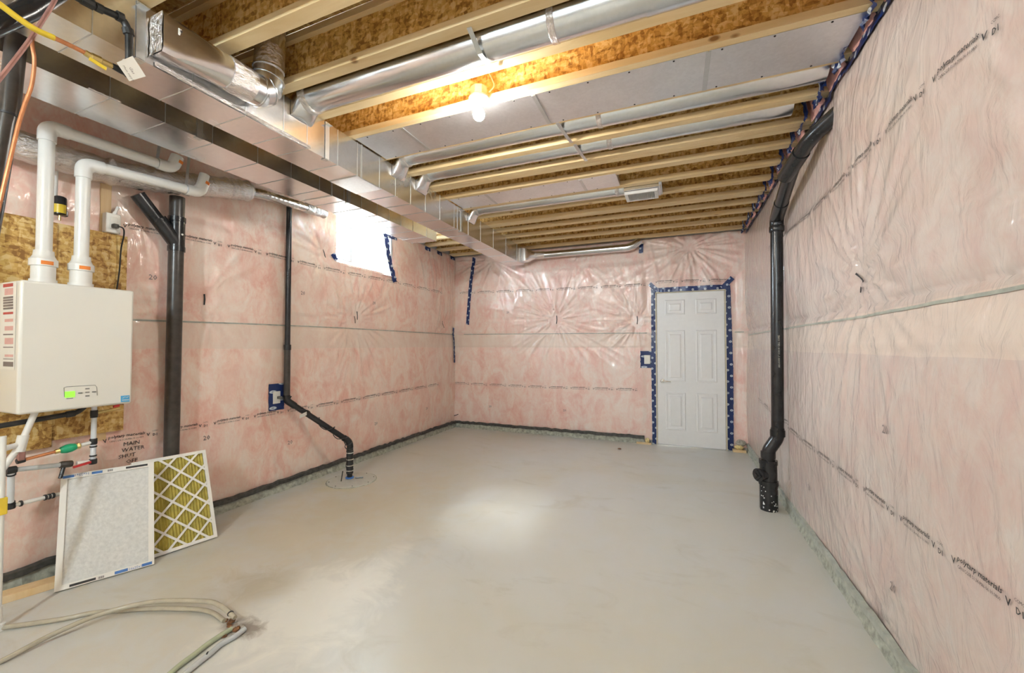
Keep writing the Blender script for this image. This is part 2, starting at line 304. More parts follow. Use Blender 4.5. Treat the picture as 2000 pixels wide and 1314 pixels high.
class Sheet:
    """a draped, pillowed polythene sheet on a wall; s runs along the wall, z up, h into the room"""
    def __init__(self, name, mat, pos, s0, s1, z0, z1, step, pins, lo, hi, seed, fold=1.0, holes=(), flat=()):
        self.pos = pos; ns = int(round((s1 - s0) / step)) + 1; nz = int(round((z1 - z0) / step)) + 1
        self.s = np.linspace(s0, s1, ns); self.z = np.linspace(z0, z1, nz); S, Z = np.meshgrid(self.s, self.z, indexing='ij')
        up = np.clip((Z - 1.52) / (z1 - 1.52), 0, 1); dn = np.clip((Z - .05) / 1.47, 0, 1)
        h = .018 + lo * np.sin(PI * dn) ** .6 * (Z < 1.52) + hi * np.sin(PI * up) ** .6 * (Z >= 1.52)
        h = h * (.65 + .7 * vnoise(S * 1.3, Z * .9, seed)) + .010 * (vnoise(S * 3.1, Z * 2.2, seed + 1) - .5)
        # hanging folds: long soft ridges, mostly vertical, a little slanted
        sl = S + .25 * Z * (vnoise(S * .8, Z * .5, seed + 2) - .5) * 2
        amp = fold * (.35 + .65 * np.clip((Z - 1.2) / 1.2, 0, 1)) * vnoise(S * 1.1, Z * 1.3, seed + 3)
        h = h + .014 * amp * ridge(vnoise(sl * 6, Z * 1.2, seed + 4)) ** 4 + .004 * amp * ridge(vnoise(sl * 15, Z * 2.0 + S * 1.2, seed + 5)) ** 3
        h = h - .006 * np.exp(-((Z - 1.515) / .012) ** 2) + .004 * (Z < 1.515) * (Z > 1.31)
        for k, (ps, pz, pr, pa) in enumerate(pins):
            d = np.hypot(S - ps, Z - pz); th = np.arctan2(Z - pz, S - ps)
            ray = ridge(vnoise(th * 5.1 + 40, np.log(d + .02) * 1.2 + 30, seed + 20 + k)) ** 2 + .6 * ridge(vnoise(th * 11 + 70, d * 3 + 9, seed + 40 + k)) ** 2
            h = h - pa * .040 * np.exp(-d / (pr * .45)) + pa * .022 * (1 - np.exp(-d / .05)) * np.exp(-d / pr) * (ray - .5)
        for (a0, a1, b0, b1) in flat:        # pressed flat behind boards
            k = np.clip(np.minimum(np.minimum(S - a0, a1 - S), np.minimum(Z - b0, b1 - Z)) / .06 + 1, 0, 1); h = h * (1 - k) + np.minimum(h, .02) * k
        self.h = np.clip(h, .004, None)
        co = [pos(a, b, c) for a, b, c in zip(S.ravel(), Z.ravel(), self.h.ravel())]; fs = []
        for i in range(ns - 1):
            for j in range(nz - 1):
                cs = (self.s[i] + self.s[i + 1]) / 2; cz = (self.z[j] + self.z[j + 1]) / 2
                if any(a < cs < b and c < cz < d for a, b, c, d in holes): continue
                fs.append((i * nz + j, (i + 1) * nz + j, (i + 1) * nz + j + 1, i * nz + j + 1))
        q = [Vector(co[k]) for k in fs[0]]; room = Vector((-1, 2, 1.3))
        if (q[1] - q[0]).cross(q[2] - q[0]).dot(room - q[0]) < 0: fs = [f[::-1] for f in fs]
        mb = MB(); mb.v = co; mb.f = fs; self.obj = struct(mb.build(name, mat, smooth=70))
    def H(self, s, z):
        i = np.clip((s - self.s[0]) / (self.s[1] - self.s[0]), 0, len(self.s) - 1.001); j = np.clip((z - self.z[0]) / (self.z[1] - self.z[0]), 0, len(self.z) - 1.001)
        a, b = int(i), int(j); u, v = i - a, j - b; h = self.h
        return (h[a, b] * (1 - u) + h[a + 1, b] * u) * (1 - v) + (h[a, b + 1] * (1 - u) + h[a + 1, b + 1] * u) * v
    def at(self, s, z, off=.003): return self.pos(s, z, self.H(s, z) + off)
    def strip(self, name, path, width, mat, off=.006, label=None, n=24, wob=0.0, parent=None):
        """a ribbon lying on the sheet along (s, z) points, with UVs in metres"""
        p = [Vector((a, b)) for a, b in path]; acc = [0]
        for a, b in zip(p, p[1:]): acc.append(acc[-1] + (b - a).length)
        vs, uv, fs = [], [], []; m = 5; N_ = max(2, int(acc[-1] / .02))
        for i in range(N_ + 1):
            d = acc[-1] * i / N_; k = max(0, min(len(p) - 2, sum(1 for x in acc[1:-1] if x <= d))); t_ = (p[k + 1] - p[k]).normalized()
            c = p[k] + t_ * (d - acc[k]); nrm = Vector((-t_.y, t_.x))
            for j in range(m):
                w = (j / (m - 1) - .5) * width * (1 + wob * (random.random() - .5)); q = c + nrm * w
                vs.append(self.at(q.x, q.y, off + (random.random() * .003 if wob else 0))); uv.append((d, j / (m - 1)))
        for i in range(N_):
            for j in range(m - 1): fs.append((i * m + j, (i + 1) * m + j, (i + 1) * m + j + 1, i * m + j + 1))
        mb = MB(); mb.v = vs; mb.f = fs; o = mb.build(name, mat, parent or self.obj, smooth=60); me = o.data
        lay = me.uv_layers.new(name='UVMap')
        for lp in me.loops: lay.data[lp.index].uv = uv[lp.vertex_index]
        if label: o['label'] = label
        return o
    def letter(self, mb, s, o, d, h, flip=1, **kw):
        """lettering on the sheet from (s, z) = o along direction d"""
        v, f = text_mesh(s, kw.get('shear', 0), kw.get('bold', 0)); d = Vector(d).normalized(); n = Vector((-d.y, d.x)) * flip; sx = h
        if 'width' in kw: sx = kw['width'] / max(p[0] for p in v)
        mb.add([self.at(*(Vector(o) + d * p[0] * sx + n * p[1] * h), .004) for p in v], f)

def uvL(u, v): p = P(u, v, x=-3.365); return (p.y, p.z)
def uvR(u, v): p = P(u, v, x=.825); return (p.y, p.z)
def uvB(u, v): p = P(u, v, y=5.76); return (p.x, p.z)
pinsL = [(*uvL(402, 584), .45, .8), (*uvL(698, 622), .55, 1.0), (*uvL(633, 496), .42, .8), (*uvL(866, 632), .25, .8), (*uvL(765, 518), .28, .7)]
pinsB = [(*uvB(1086, 624), .50, 2.0), (*uvB(1244, 625), .36, 1.6), (*uvB(960, 505), .5, 1.4), (*uvB(1345, 480), .45, 1.6), (*uvB(1130, 500), .4, 1.0)]
pinsR = [(*uvR(1674, 543), .55, 1.1), (5.55, 1.62, .25, 1.0), (1.25, 1.75, .6, .7), (3.2, 2.62, .5, .8), (2.35, .12, .5, .5)]
SL = Sheet('wall_left', 'poly_left', lambda s, z, h: (XL + h, s, z), -.6, YB, .065, 2.79, .016, pinsL, .028, .026, 3, 1.0, [WIN], [(.3, 1.5, .75, 2.08), (.3, 2.1, 2.30, 2.70)])
SB = Sheet('wall_back', 'poly_back', lambda s, z, h: (s, YB - h, z), XL, XR, .045, 2.79, .0135, pinsB, .026, .030, 60, 1.7, [DOOR], [(-.36, -.2, 0, 2.2), (.55, .72, 0, 2.2), (-2.1, -.4, 2.5, 2.8)])
SR = Sheet('wall_right', 'poly_right', lambda s, z, h: (XR - h, s, z), -.6, YB, .03, 2.765, .016, pinsR, .030, .040, 90, .28, (), [(3.76, 3.89, .25, 2.76), (2.75, 3.80, 2.24, 2.80)])
# solid wall behind the sheets
def backing(parent, boxes):
    mb = MB()
    for a, b in boxes: mb.box(a, b)
    o = mb.build('backing', 'block_wall', parent, smooth=0); return o
x0, x1 = XL - .25, XL - .005; y0, y1, z0, z1 = WIN
backing(SL.obj, [((x0, YF, 0), (x1, y0, ZTOP)), ((x0, y1, 0), (x1, YB + .3, ZTOP)), ((x0, y0, 0), (x1, y1, z0)), ((x0, y0, z1), (x1, y1, ZTOP))])
backing(SB.obj, [((XL, YB + .005, 0), (XR, YB + .25, ZTOP))])
backing(SR.obj, [((XR + .005, YF, 0), (XR + .25, YB + .3, ZTOP))])
mb = MB(); mb.box((XL - .3, YF - .2, 0), (XR + .3, YF, ZTOP)); struct(mb.build('wall_rear', 'block_wall', smooth=0))
mb = MB(); mb.box((XL, YF, 0), (XL + .02, -.6, ZTOP)); mb.build('plain_sheet', 'poly_left', SL.obj, smooth=0)
mb = MB(); mb.box((XR - .02, YF, 0), (XR, -.6, ZTOP)); mb.build('plain_sheet', 'poly_right', SR.obj, smooth=0)

# thin strips coloured as the shadow line under the lapped sheet edge
SL.strip('lap_shadow_line', [(.3, 1.49), (1.2, 1.492), (2.2, 1.51), (3.3, 1.52), (5.74, 1.51)], .011, 'lap_shadow_and_kerb_grey', .004)
SB.strip('lap_shadow_line', [(-3.2, 1.512), (-.36, 1.498)], .011, 'lap_shadow_and_kerb_grey', .004)
SB.strip('lap_shadow_line', [(.70, 1.498), (.80, 1.498)], .011, 'lap_shadow_and_kerb_grey', .004)
SR.strip('lap_shadow_line', [(.2, 1.49), (2.4, 1.465), (5.7, 1.46)], .012, 'lap_shadow_and_kerb_grey', .004)
# printed lines of lettering
def printed(sh, pts, rev, name='printed_lettering', mat='ink', rep=.325, tone=0):
    """repeat the maker's line along a polyline of (s, z)"""
    pts = sorted(pts); xs = [p[0] for p in pts]; zs = [p[1] for p in pts]; mb = MB(); s = xs[0]
    while s < xs[-1] - .30:
        z = float(np.interp(s, xs, zs)); z2 = float(np.interp(s + .3, xs, zs)); d = Vector((.3, z2 - z)).normalized()
        o = Vector((s, z)); k = 1
        if rev: o = Vector((s + .30, z2)); d = -d; k = -1
        n = Vector((-d.y, d.x)) * k
        mb_ = mb
        sh.letter(mb_, 'polytarp materials', o + d * .028 + n * .008, d, .026, k, shear=.3, bold=.012, width=.185)
        sh.letter(mb_, 'CAN/CGSB 51.34-M86 06 10.0800', o + d * .030 - n * .014, d, .015, k, width=.175)
        sh.letter(mb_, 'V', o + d * .002 - n * .010, d, .030, k, bold=.02); sh.letter(mb_, 'V', o + d * .222 - n * .010, d, .030, k, bold=.02)
        sh.letter(mb_, 'CCMC', o + d * .252 + n * .016, d, .012, k); sh.letter(mb_, 'D1', o + d * .256 - n * .014, d, .024, k, bold=.02)
        s += rep
    return mb.build(name, mat, sh.obj, smooth=0)
printed(SL, [uvL(*p) for p in ((241, 440), (364, 464.6), (497, 492), (653, 529), (765, 549.6), (878, 576))], False)
printed(SL, [uvL(*p) for p in ((200, 862), (348, 838), (553, 803), (655, 787), (877, 746))], False)
printed(SB, [uvB(*p) for p in ((900, 573), (1111, 564), (1268, 555.5))], False); printed(SB, [uvB(1280, 551), uvB(1420, 547), uvB(1462, 547)], False)
printed(SB, [uvB(*p) for p in ((887, 748), (1071, 756.5), (1268, 762))], False)
printed(SR, [uvR(*p) for p in ((1500, 495), (1525, 467), (1607, 400), (1741, 266), (1851, 152), (1996, 30))], True)
printed(SR, [uvR(*p) for p in ((1480, 775), (1573, 860), (1660, 926), (1798, 1033), (1929, 1129), (2040, 1212))], True)
def marks(sh, conv, pts, rev=False, h=.05, s='20'):
    mb = MB()
    for u, v in pts:
        o = conv(u, v); sh.letter(mb, s, o, (-1, 0) if rev else (1, 0), h, -1 if rev else 1, bold=.01)
    mb.build('printed_mark', 'ink_faint', sh.obj, smooth=0)
marks(SL, uvL, [(290, 545), (585, 575), (728, 594), (560, 868), (730, 830), (830, 800), (395, 860)]); marks(SB, uvB, [(955, 795), (1100, 803), (990, 612)], h=.045); marks(SR, uvR, [(1745, 1150), (1582, 955), (1735, 845)], True)
mb = MB()
for k, (s_, u, v) in enumerate((('MAIN', 238, 871), ('WATER', 235, 883), ('SHUT', 229, 896), ('OFF', 244, 905))):
    SL.letter(mb, s_, uvL(u, v), (1, -.02), .036)
mb.build('handwritten_note', 'ink', SL.obj, smooth=0)['label'] = "handwritten black note reading MAIN WATER SHUT OFF"
# short black staples that pin the sheet
for sh, cv, l in ((SL, uvL, ((401, 574, 402, 595, 1), (700, 608, 701, 624, 1), (695, 617, 697, 631, 1), (632, 487, 637, 503, 1), (764, 513, 763, 524, 1), (864, 627, 868, 640, 1))),
                  (SB, uvB, ((1086, 616, 1086, 632, 1), (1244, 617, 1244, 633, 1), (885, 812, 895, 809, 1))), (SR, uvR, ((1666, 534, 1676, 551, 1), (1670, 572, 1673, 560, 1)))):
    for u0, v0, u1, v1, _ in l:
        a, b = cv(u0, v0), cv(u1, v1); m_ = ((a[0] + b[0]) / 2 + .006, (a[1] + b[1]) / 2)
        sh.strip('staple', [a, m_, b], .011, 'ink', .008)

# kerbs at the foot of the walls
def kerb(name, a, b, inward, edge='membrane'):
    a, b, n = Vector(a), Vector(b), Vector(inward); m = int((b - a).length / .05); d = (b - a) / m; vs = []; fs = []
    prof = [(0, .085), (.055, .080), (.062, .045), (.075, 0), (0, 0)]
    rings = []
    for i in range(m + 1):
        c = a + d * i; rings.append([c + n * (p * (1 + .25 * (random.random() - .5)) if p else 0) + Vector((0, 0, q * (1 + .25 * (random.random() - .5)) if q else 0)) for p, q in prof])
    k = MB(); k.loft(rings); o = struct(k.build(name, 'curb', smooth=0))
    r2 = []
    for i in range(m + 1):
        c = a + d * i; w = .060 + .006 * random.random(); h0 = .058 + .012 * random.random(); h1 = h0 + .030 + .008 * random.random()
        r2.append([c + n * w + Vector((0, 0, h0)), c + n * (w + .012) + Vector((0, 0, h0 + .003)), c + n * (w + .010) + Vector((0, 0, h1)), c + n * (w - .02) + Vector((0, 0, h1 + .006))])
    k = MB(); k.loft(r2); k.build('membrane_edge', edge, o, smooth=0); return o
kerb('baseboard_left', (XL, -.5, 0), (XL, YB, 0), (1, 0, 0)); kerb('baseboard_back', (XL + .08, YB, 0), (-.40, YB, 0), (0, -1, 0)); kerb('baseboard_right', (XR, -.5, 0), (XR, YB, 0), (-.62, 0, 0), 'lap_shadow_and_kerb_grey')

# ------------------------------------------------------------------ window
y0, y1, z0, z1 = WIN; gx = -3.60
def empty_struct(name, loc):
    o = bpy.data.objects.new(name, None); COL.objects.link(o); o.location = loc; bpy.context.view_layer.update(); return struct(o)
w1 = empty_struct('window_1', (gx, (y0 + y1) / 2, z0))
def bars(name, x0, x1, a0, a1, b0, b1, t_, mat, parent):
    """rectangular frame of four bars in the y-z plane"""
    m = MB(); m.box((x0, a0, b0), (x1, a1, b0 + t_)); m.box((x0, a0, b1 - t_), (x1, a1, b1)); m.box((x0, a0, b0 + t_), (x1, a0 + t_, b1 - t_)); m.box((x0, a1 - t_, b0 + t_), (x1, a1, b1 - t_))
    return m.build(name, mat, parent, bevel=.002)
bars('window_frame', gx - .03, gx + .04, y0 + .012, y1 - .012, z0 + .03, z1, .045, 'vinyl', w1)
ym = P(688, 480, x=gx).y
box('mullion', (gx - .02, ym - .02, z0 + .05), (gx + .035, ym + .02, z1 - .03), 'vinyl', w1)
bars('sash', gx - .005, gx + .025, y0 + .055, ym - .015, z0 + .072, z1 - .042, .03, 'vinyl', w1)
sr_ = bars('sash', gx - .022, gx - .006, ym + .01, y1 - .055, z0 + .072, z1 - .042, .03, 'vinyl', w1)
box('pane', (gx + .006, y0 + .08, z0 + .10), (gx + .010, ym - .04, z1 - .07), 'glass', w1, 0)
box('pane', (gx - .016, ym + .035, z0 + .10), (gx - .012, y1 - .08, z1 - .07), 'glass', w1, 0)
for nm, a, b in (('jamb', (gx + .04, y0 - .004, z0), (XL + .015, y0 + .012, z1)), ('jamb', (gx + .04, y1 - .012, z0), (XL + .015, y1 + .004, z1)), ('head', (gx + .04, y0, z1 - .012), (XL + .01, y1, z1 + .004))):
    box(nm, a, b, 'vinyl', w1, .002)
for q0, q1 in ((y0 + .08, ym - .04), (ym + .035, y1 - .08)): bars('gasket', gx - .004 if q0 < ym else gx - .012, gx + .0262 if q0 < ym else gx - .005, q0, q1, z0 + .096, z1 - .066, .011, 'plug_grey', w1)
box('lock', (gx + .035, ym - .008, z0 + .27), (gx + .045, ym + .008, z0 + .33), 'lid_grey', w1, .002)
well = MB(); well.box((-4.5, y1 + .16, 1.9), (-3.66, y1 + .20, 3.1)); well.build('well_liner', 'curb', w1, smooth=0)
# sheet tucked softly over the sill
m_ = MB(); nn = 40; rings = []
for i in range(nn + 1):
    y = y0 + (y1 - y0) * i / nn; w = .016 * random.random(); r_ = []
    for k in range(7):
        a = k / 6; r_.append((gx + .04 + (XL + .045 - gx - .04) * a, y, z0 + .035 - .05 * a ** 3 + w * math.sin(PI * a)))
    rings.append(r_)
m_.loft(rings, False, False); o = m_.build('draped_sill', 'poly_left', w1, smooth=70)
SL.strip('sheathing_tape', [uvL(753, 452), uvL(758, 495), (4.22, 2.15)], .08, 'navy_tape', .012, 'navy tape down the right side of the window', wob=.3)
SL.strip('sheathing_tape', [uvL(750, 458), uvL(775, 466)], .05, 'navy_tape', .016, wob=.3); SL.strip('sheathing_tape', [(3.20, 2.30), (3.245, 2.24)], .05, 'navy_tape', .012, wob=.2)
# tape in the far left corner
SL.strip('sheathing_tape', [(5.70, 1.62), (5.70, 1.05)], .05, 'navy_tape', .012, 'navy tape strip standing in the left corner', wob=.3)
SB.strip('sheathing_tape', [uvB(926, 503), uvB(921, 560), uvB(914, 634)], .055, 'navy_tape', .008, 'navy tape strip hanging left on the back wall', wob=.15)

# ------------------------------------------------------------------ door
d1 = empty_struct('door_1', ((DOOR[0] + DOOR[1]) / 2, 5.765, 0)); dx0, dx1 = -.228, .583; fy = 5.745; dz0, dz1 = .012, 2.03
box('door_leaf', (dx0, fy, dz0), (dx1, fy + .04, dz1), 'white_paint', d1, .002)
cols = [(P(1301, 700, y=fy).x, P(1337, 700, y=fy).x), (P(1361, 700, y=fy).x, P(1399, 700, y=fy).x)]
rows = [(1.745, 1.925), (.86, 1.52), (.22, .70)]
for a0, a1 in cols:
    for b0, b1 in rows:
        m_ = MB(); rr = []
        for ins, dep in ((0, .0), (.012, -.006), (.030, .007), (.050, .007), (.062, -.009), (.064, -.009)):
            rr.append([(a0 + ins - .01, fy - .001 + dep, b0 + ins - .01), (a1 - ins + .01, fy - .001 + dep, b0 + ins - .01), (a1 - ins + .01, fy - .001 + dep, b1 - ins + .01), (a0 + ins - .01, fy - .001 + dep, b1 - ins + .01)])
        # moulded border and raised field, proud of the leaf
        m_.loft([[(x, fy - .0005, z) for x, _, z in rr[0]], [(x, fy - .006, z) for x, _, z in rr[1]], [(x, fy - .002, z) for x, _, z in rr[2]], [(x, fy - .003, z) for x, _, z in rr[3]], [(x, fy - .009, z) for x, _, z in rr[5]]])
        m_.build('panel', 'white_paint', d1, smooth=0)
for nm, a, b in (('jamb', (dx0 - .018, fy - .005, 0), (dx0 - .003, fy + .06, dz1 + .015)), ('jamb', (dx1 + .003, fy - .005, 0), (dx1 + .018, fy + .06, dz1 + .015)), ('head', (dx0 - .018, fy - .005, dz1 + .003), (dx1 + .018, fy + .06, dz1 + .016))):
    box(nm, a, b, 'jamb_wood', d1, .001)
box('sill', (dx0, fy - .02, 0), (dx1, fy + .05, .011), 'galvanised', d1, .001)
hc = P(1294, 744, y=fy)
hd = MB().lathe(hc, (0, -1, 0), [(0, .027), (.006, .027), (.011, .022), (.012, .010), (.045, .010)], 22).build('door_handle', 'chrome', d1)
MB().tube(bez([hc + Vector((0, -.045, 0)), hc + Vector((.03, -.052, .003)), hc + Vector((.07, -.050, .0)), hc + Vector((.105, -.045, -.004))], 5), [.009] * 10 + [.008] * 5 + [.006], 12).build('lever', 'chrome', hd)
tl = 'navy tape with white roundels up the %s of the door'
SB.strip('sheathing_tape', [(-.262, .0), (-.268, 1.0), (-.262, 2.10)], .075, 'navy_tape', .012, tl % 'left edge', wob=.12)
SB.strip('sheathing_tape', [(.632, -.0), (.640, 1.0), (.618, 2.10)], .075, 'navy_tape', .012, tl % 'right edge', wob=.12)
SB.strip('sheathing_tape', [(-.29, 2.075), (.64, 2.075)], .062, 'navy_tape', .017, 'navy tape with white roundels across the top of the door', wob=.12)
SB.strip('sheathing_tape', [(-.21, 2.06), (-.32, 2.17)], .055, 'navy_tape', .021, wob=.1); SB.strip('sheathing_tape', [(.56, 2.06), (.68, 2.19)], .06, 'navy_tape', .021, wob=.1)
# light switch by the door, framed in tape
sw = P(1265, 702, y=5.75); s_ = thing('light_switch', 'white light switch box framed in navy tape left of the door', 'switch', (sw.x, 5.745, sw.z))
SBtape = SB.strip('tape_frame', [(sw.x - .01, sw.z + .115), (sw.x - .01, sw.z - .115)], .17, 'navy_tape', .010, parent=s_, wob=.1)
box('box', (sw.x - .045, 5.742, sw.z - .06), (sw.x + .035, 5.78, sw.z + .06), 'outlet_white', s_, .004)
# sawn sill ends, foam and rubble either side of the door
box_ = thing('sill_offcut', 'bare timber sill end with yellow foam right of the door', 'timber', (.73, 5.75, 0))
box('plate', (.655, 5.69, 0), (.80, 5.77, .03), 'stud_wood', box_)
def lump(name, c, r, mat, parent=None, seed=1, n=10, m=7):
    rg = np.random.RandomState(seed); rings = []
    for i in range(m):
        a = PI * i / (m - 1); rings.append([(c[0] + r[0] * (math.sin(a) + .001) * math.cos(2 * PI * j / n) * (.75 + .5 * rg.rand()), c[1] + r[1] * (math.sin(a) + .001) * math.sin(2 * PI * j / n) * (.75 + .5 * rg.rand()), c[2] - r[2] * math.cos(a) * (.85 + .3 * rg.rand())) for j in range(n)])
    return MB().loft(rings).build(name, mat, parent, smooth=50)
lump('foam', (.72, 5.725, .058), (.055, .03, .03), 'foam', box_, 3); lump('rubble', (.745, 5.74, .11), (.055, .03, .04), 'rubble', box_, 5)
box_ = thing('sill_offcut', 'bare timber sill end with yellow foam left of the door', 'timber', (-.38, 5.75, 0))
box('plate', (-.50, 5.69, 0), (-.31, 5.73, .022), 'stud_wood', box_); lump('foam', (-.36, 5.715, .05), (.03, .02, .035), 'foam', box_, 9)
tag(lump('concrete_chip', tuple(P(1210, 876, z=.006)), (.022, .010, .008), 'rust', seed=4), 'small dark chip lying on the floor before the door', 'debris')

# ------------------------------------------------------------------ ceiling joists
far = [('M', 5.687, .064), ('L', 5.311, .064), ('K', 5.000, .064), ('J', 4.697, .064), ('I', 4.461, .12), ('H', 4.100, .064), ('G', 3.778, .064), ('F', 3.472, .075), ('E', 3.220, .12),
       ('D', 2.846, .064), ('C', 2.516, .064), ('B', 2.187, .064), ('A', 1.907, .064), ('Z', 1.627, .064), ('Y', 1.298, .070), ('X', .985, .066), ('W', .66, .064), ('V', .34, .064)]
ordw = 'first second third fourth fifth sixth seventh eighth ninth tenth eleventh twelfth thirteenth fourteenth fifteenth sixteenth seventeenth eighteenth'.split()
JY = {}
for k, (nm, yf, w) in enumerate(far):
    yc = yf - w / 2; JY[nm] = (yf - w, yf)
    extra = {'E': ', doubled and wider', 'I': ', doubled and wider', 'B': ', carrying the bare bulb'}.get(nm, '')
    j = thing('floor_joist', 'timber I-joist with OSB web, %s from the door wall%s' % (ordw[k], extra), 'joist', (-1.27, yc, ZC), 'I-joists of the open ceiling')
    a, b = XL + .0, XR - .0
    webs = [yc] if w < .1 else [yf - w + .03, yf - .03]
    fw = [(yf - w, yf)] if w < .1 else [(yf - w, yf - w / 2 - .001), (yf - w / 2 + .001, yf)]
    for (c0, c1), wy in zip(fw, webs):
        box('bottom_flange', (a, c0, ZC), (b, c1, ZC + .040), 'spruce', j, .002)
        box('web', (a, wy - .005, ZC + .036), (b, wy + .005, ZTOP - .036), 'osb', j, 0)
        box('top_flange', (a, c0, ZTOP - .040), (b, c1, ZTOP - .001), 'spruce', j, .002)
# batts and crumpled tape where the joists meet the right wall
names = [n for n, _, _ in far]
rg = np.random.RandomState(21)
for i in range(len(names) - 2):
    ya, yb = JY[names[i + 1]][1], JY[names[i]][0]
    m_ = MB(); rings = []
    for q in range(7):
        y = ya + .006 + (yb - ya - .012) * q / 6
        rings.append([(XR - (.012 + .045 * math.sin(PI * (p + .5) / 7) ** .5 * (.7 + .5 * rg.rand())), y, ZC - .015 + .26 * p / 6) for p in range(7)])
    m_.loft(rings, False, False); m_.build('rim_batt', 'pink_batt', SR.obj, smooth=80)
def tape_patch(yc, zc, wy, wz, tilt, seed, dx=.0, parent=None, lab=None):
    r_ = np.random.RandomState(seed); vs, uv, fs = [], [], []; n_, m_ = 9, 6
    for i in range(n_):
        for j in range(m_):
            a, b_ = i / (n_ - 1) - .5, j / (m_ - 1) - .5; yy = a * wy; zz = b_ * wz * (1 - .25 * abs(a) + .25 * (r_.rand() - .5))
            y_ = yc + yy * math.cos(tilt) - zz * math.sin(tilt); z_ = zc + yy * math.sin(tilt) + zz * math.cos(tilt)
            vs.append((XR - .062 - dx - .022 * r_.rand() - max(0, z_ - ZC) * .10, y_, z_)); uv.append((a * wy + seed * .013, j / (m_ - 1)))
    for i in range(n_ - 1):
        for j in range(m_ - 1): fs.append((i * m_ + j, i * m_ + j + 1, (i + 1) * m_ + j + 1, (i + 1) * m_ + j))
    k = MB(); k.v = vs; k.f = fs; o = k.build('sheathing_tape', 'navy_tape', SR.obj, smooth=30); lay = o.data.uv_layers.new(name='UVMap')
    for lp in o.data.loops: lay.data[lp.index].uv = uv[lp.vertex_index]
    return o
for i, n_ in enumerate(names[:14]):
    ya, yb = JY[n_]
    tape_patch((ya + yb) / 2 + .01, ZC - .010, .13, .075, .25 * (rg.rand() - .5), 30 + i, .004)
    tape_patch(ya - .05, ZC + .07, .06, .17, .5 * (rg.rand() - .3), 50 + i, .002)
SR.strip('sheathing_tape', [(1.3, 2.755), (2.50, 2.745)], .07, 'navy_tape', .010, 'long navy tape strip along the top of the right wall', wob=.25)
SR.strip('sheathing_tape', [(2.50, 2.745), (3.25, 2.745)], .05, 'navy_tape', .012, wob=.4); SR.strip('sheathing_tape', [(3.4, 2.745), (5.7, 2.745)], .04, 'navy_tape', .010, wob=.5)
for i, n_ in enumerate(('K', 'L', 'M')):
    ya, yb = JY[n_]
    SL.strip('sheathing_tape', [(ya - .035, 2.755), (yb + .03, 2.75)], .06, 'navy_tape', .010, wob=.3)
SB.strip('sheathing_tape', [(-.42, 2.74), (-.43, 2.60)], .055, 'navy_tape', .012, 'navy tape where the round duct enters the back wall', wob=.2)

# ------------------------------------------------------------------ sheet-metal joist-bay pans
def pan(label, ya, yb, cuts, z=ZC - .0015):
    o = thing('joist_bay_pan', label, 'metal panel', ((cuts[0] + cuts[-1]) / 2, (ya + yb) / 2, z), 'galvanised pans under the joist bays')
    for a, b in zip(cuts, cuts[1:]):
        box('panel', (a + .002, ya, z - .0015), (b - .002, yb, z), 'galvanised_panel', o, 0)
    for c in cuts[1:-1]: box('cover_strip', (c - .012, ya + .004, z - .006), (c + .012, yb - .004, z - .0015), 'zinc_strap', o, .001)
    for k in range(int((cuts[-1] - cuts[0]) / .22)):
        for yy in (ya + .012, yb - .012): MB().lathe((cuts[0] + .1 + k * .22, yy, z - .0015), (0, 0, -1), [(0, .005), (.002, .005), (.0035, .002)], 8).build('screw', 'iron', o)
    return o
pan('long galvanised sheet pan under the joist bay behind the bulb', 2.165, 2.495, [-2.075, -1.68, -.75, .165, .79])
p2 = pan('short galvanised sheet pan beside the duct with the grille', 3.435, 3.715, [-2.075, -1.68, -.76, -.455])
box('end_lip', (-.457, 3.44, ZC + .0), (-.453, 3.71, ZC + .05), 'galvanised_panel', p2, 0)

# ------------------------------------------------------------------ trunk ducts
def trunk(name, label, xa, xb, ya, yb, za, zb, seams, hang):
    o = thing(name, label, 'duct', ((xa + xb) / 2, (ya + yb) / 2, za))
    # bottom and sides with shallow cross-broken dents
    ys = [ya + (yb - ya) * k / 60 for k in range(61)]; rg_ = np.random.RandomState(int(abs(xa) * 100)); rings = []
    prof = [(xa, za), (xa + (xb - xa) * .33, za), (xa + (xb - xa) * .67, za), (xb, za), (xb, za + (zb - za) * .5), (xb, zb), (xa, zb), (xa, za + (zb - za) * .5)]
    for y in ys:
        w = [(rg_.rand() - .5) * .0016 for _ in range(4)]
        rings.append([(x + (w[0] if k == 4 else w[1] if k == 7 else 0), y, z + (w[2] if k == 1 else w[3] if k == 2 else 0)) for k, (x, z) in enumerate(prof)])
    MB().loft(rings).build('duct_body', 'galvanised', o, smooth=45)
    e = .0022
    for y, wd in seams:
        m_ = MB(); m_.box((xa - e, y - wd, za - e), (xb + e, y + wd, za)); m_.box((xb, y - wd, za), (xb + e, y + wd, zb)); m_.box((xa - e, y - wd, za), (xa, y + wd, zb))
        m_.build('seam', 'zinc_strap', o, smooth=0)
    for y in hang:
        m_ = MB(); m_.box((xb + e, y - .016, za + .0), (xb + e + .003, y + .016, zb + .0)); m_.box((xb - .03, y - .016, za - .005), (xb + e + .003, y + .016, za - .002)); m_.box((xb + e, y - .018, zb - .022), (xb + .03, y + .018, zb - .019))
        m_.build('hanger_strap', 'zinc_strap', o, smooth=0)
    return o
T1 = (-2.345, -2.085, .25, 5.61, 2.535, 2.775); T2 = (-2.885, -2.555, .25, 3.95, 2.535, 2.775)
sy = [.62, .80, 1.15, 1.40, 1.62, 1.78, 2.02, 2.20, 2.43, 2.62, 2.82, 3.04, 3.28, 3.55, 3.85, 4.15, 4.50, 4.90, 5.30]
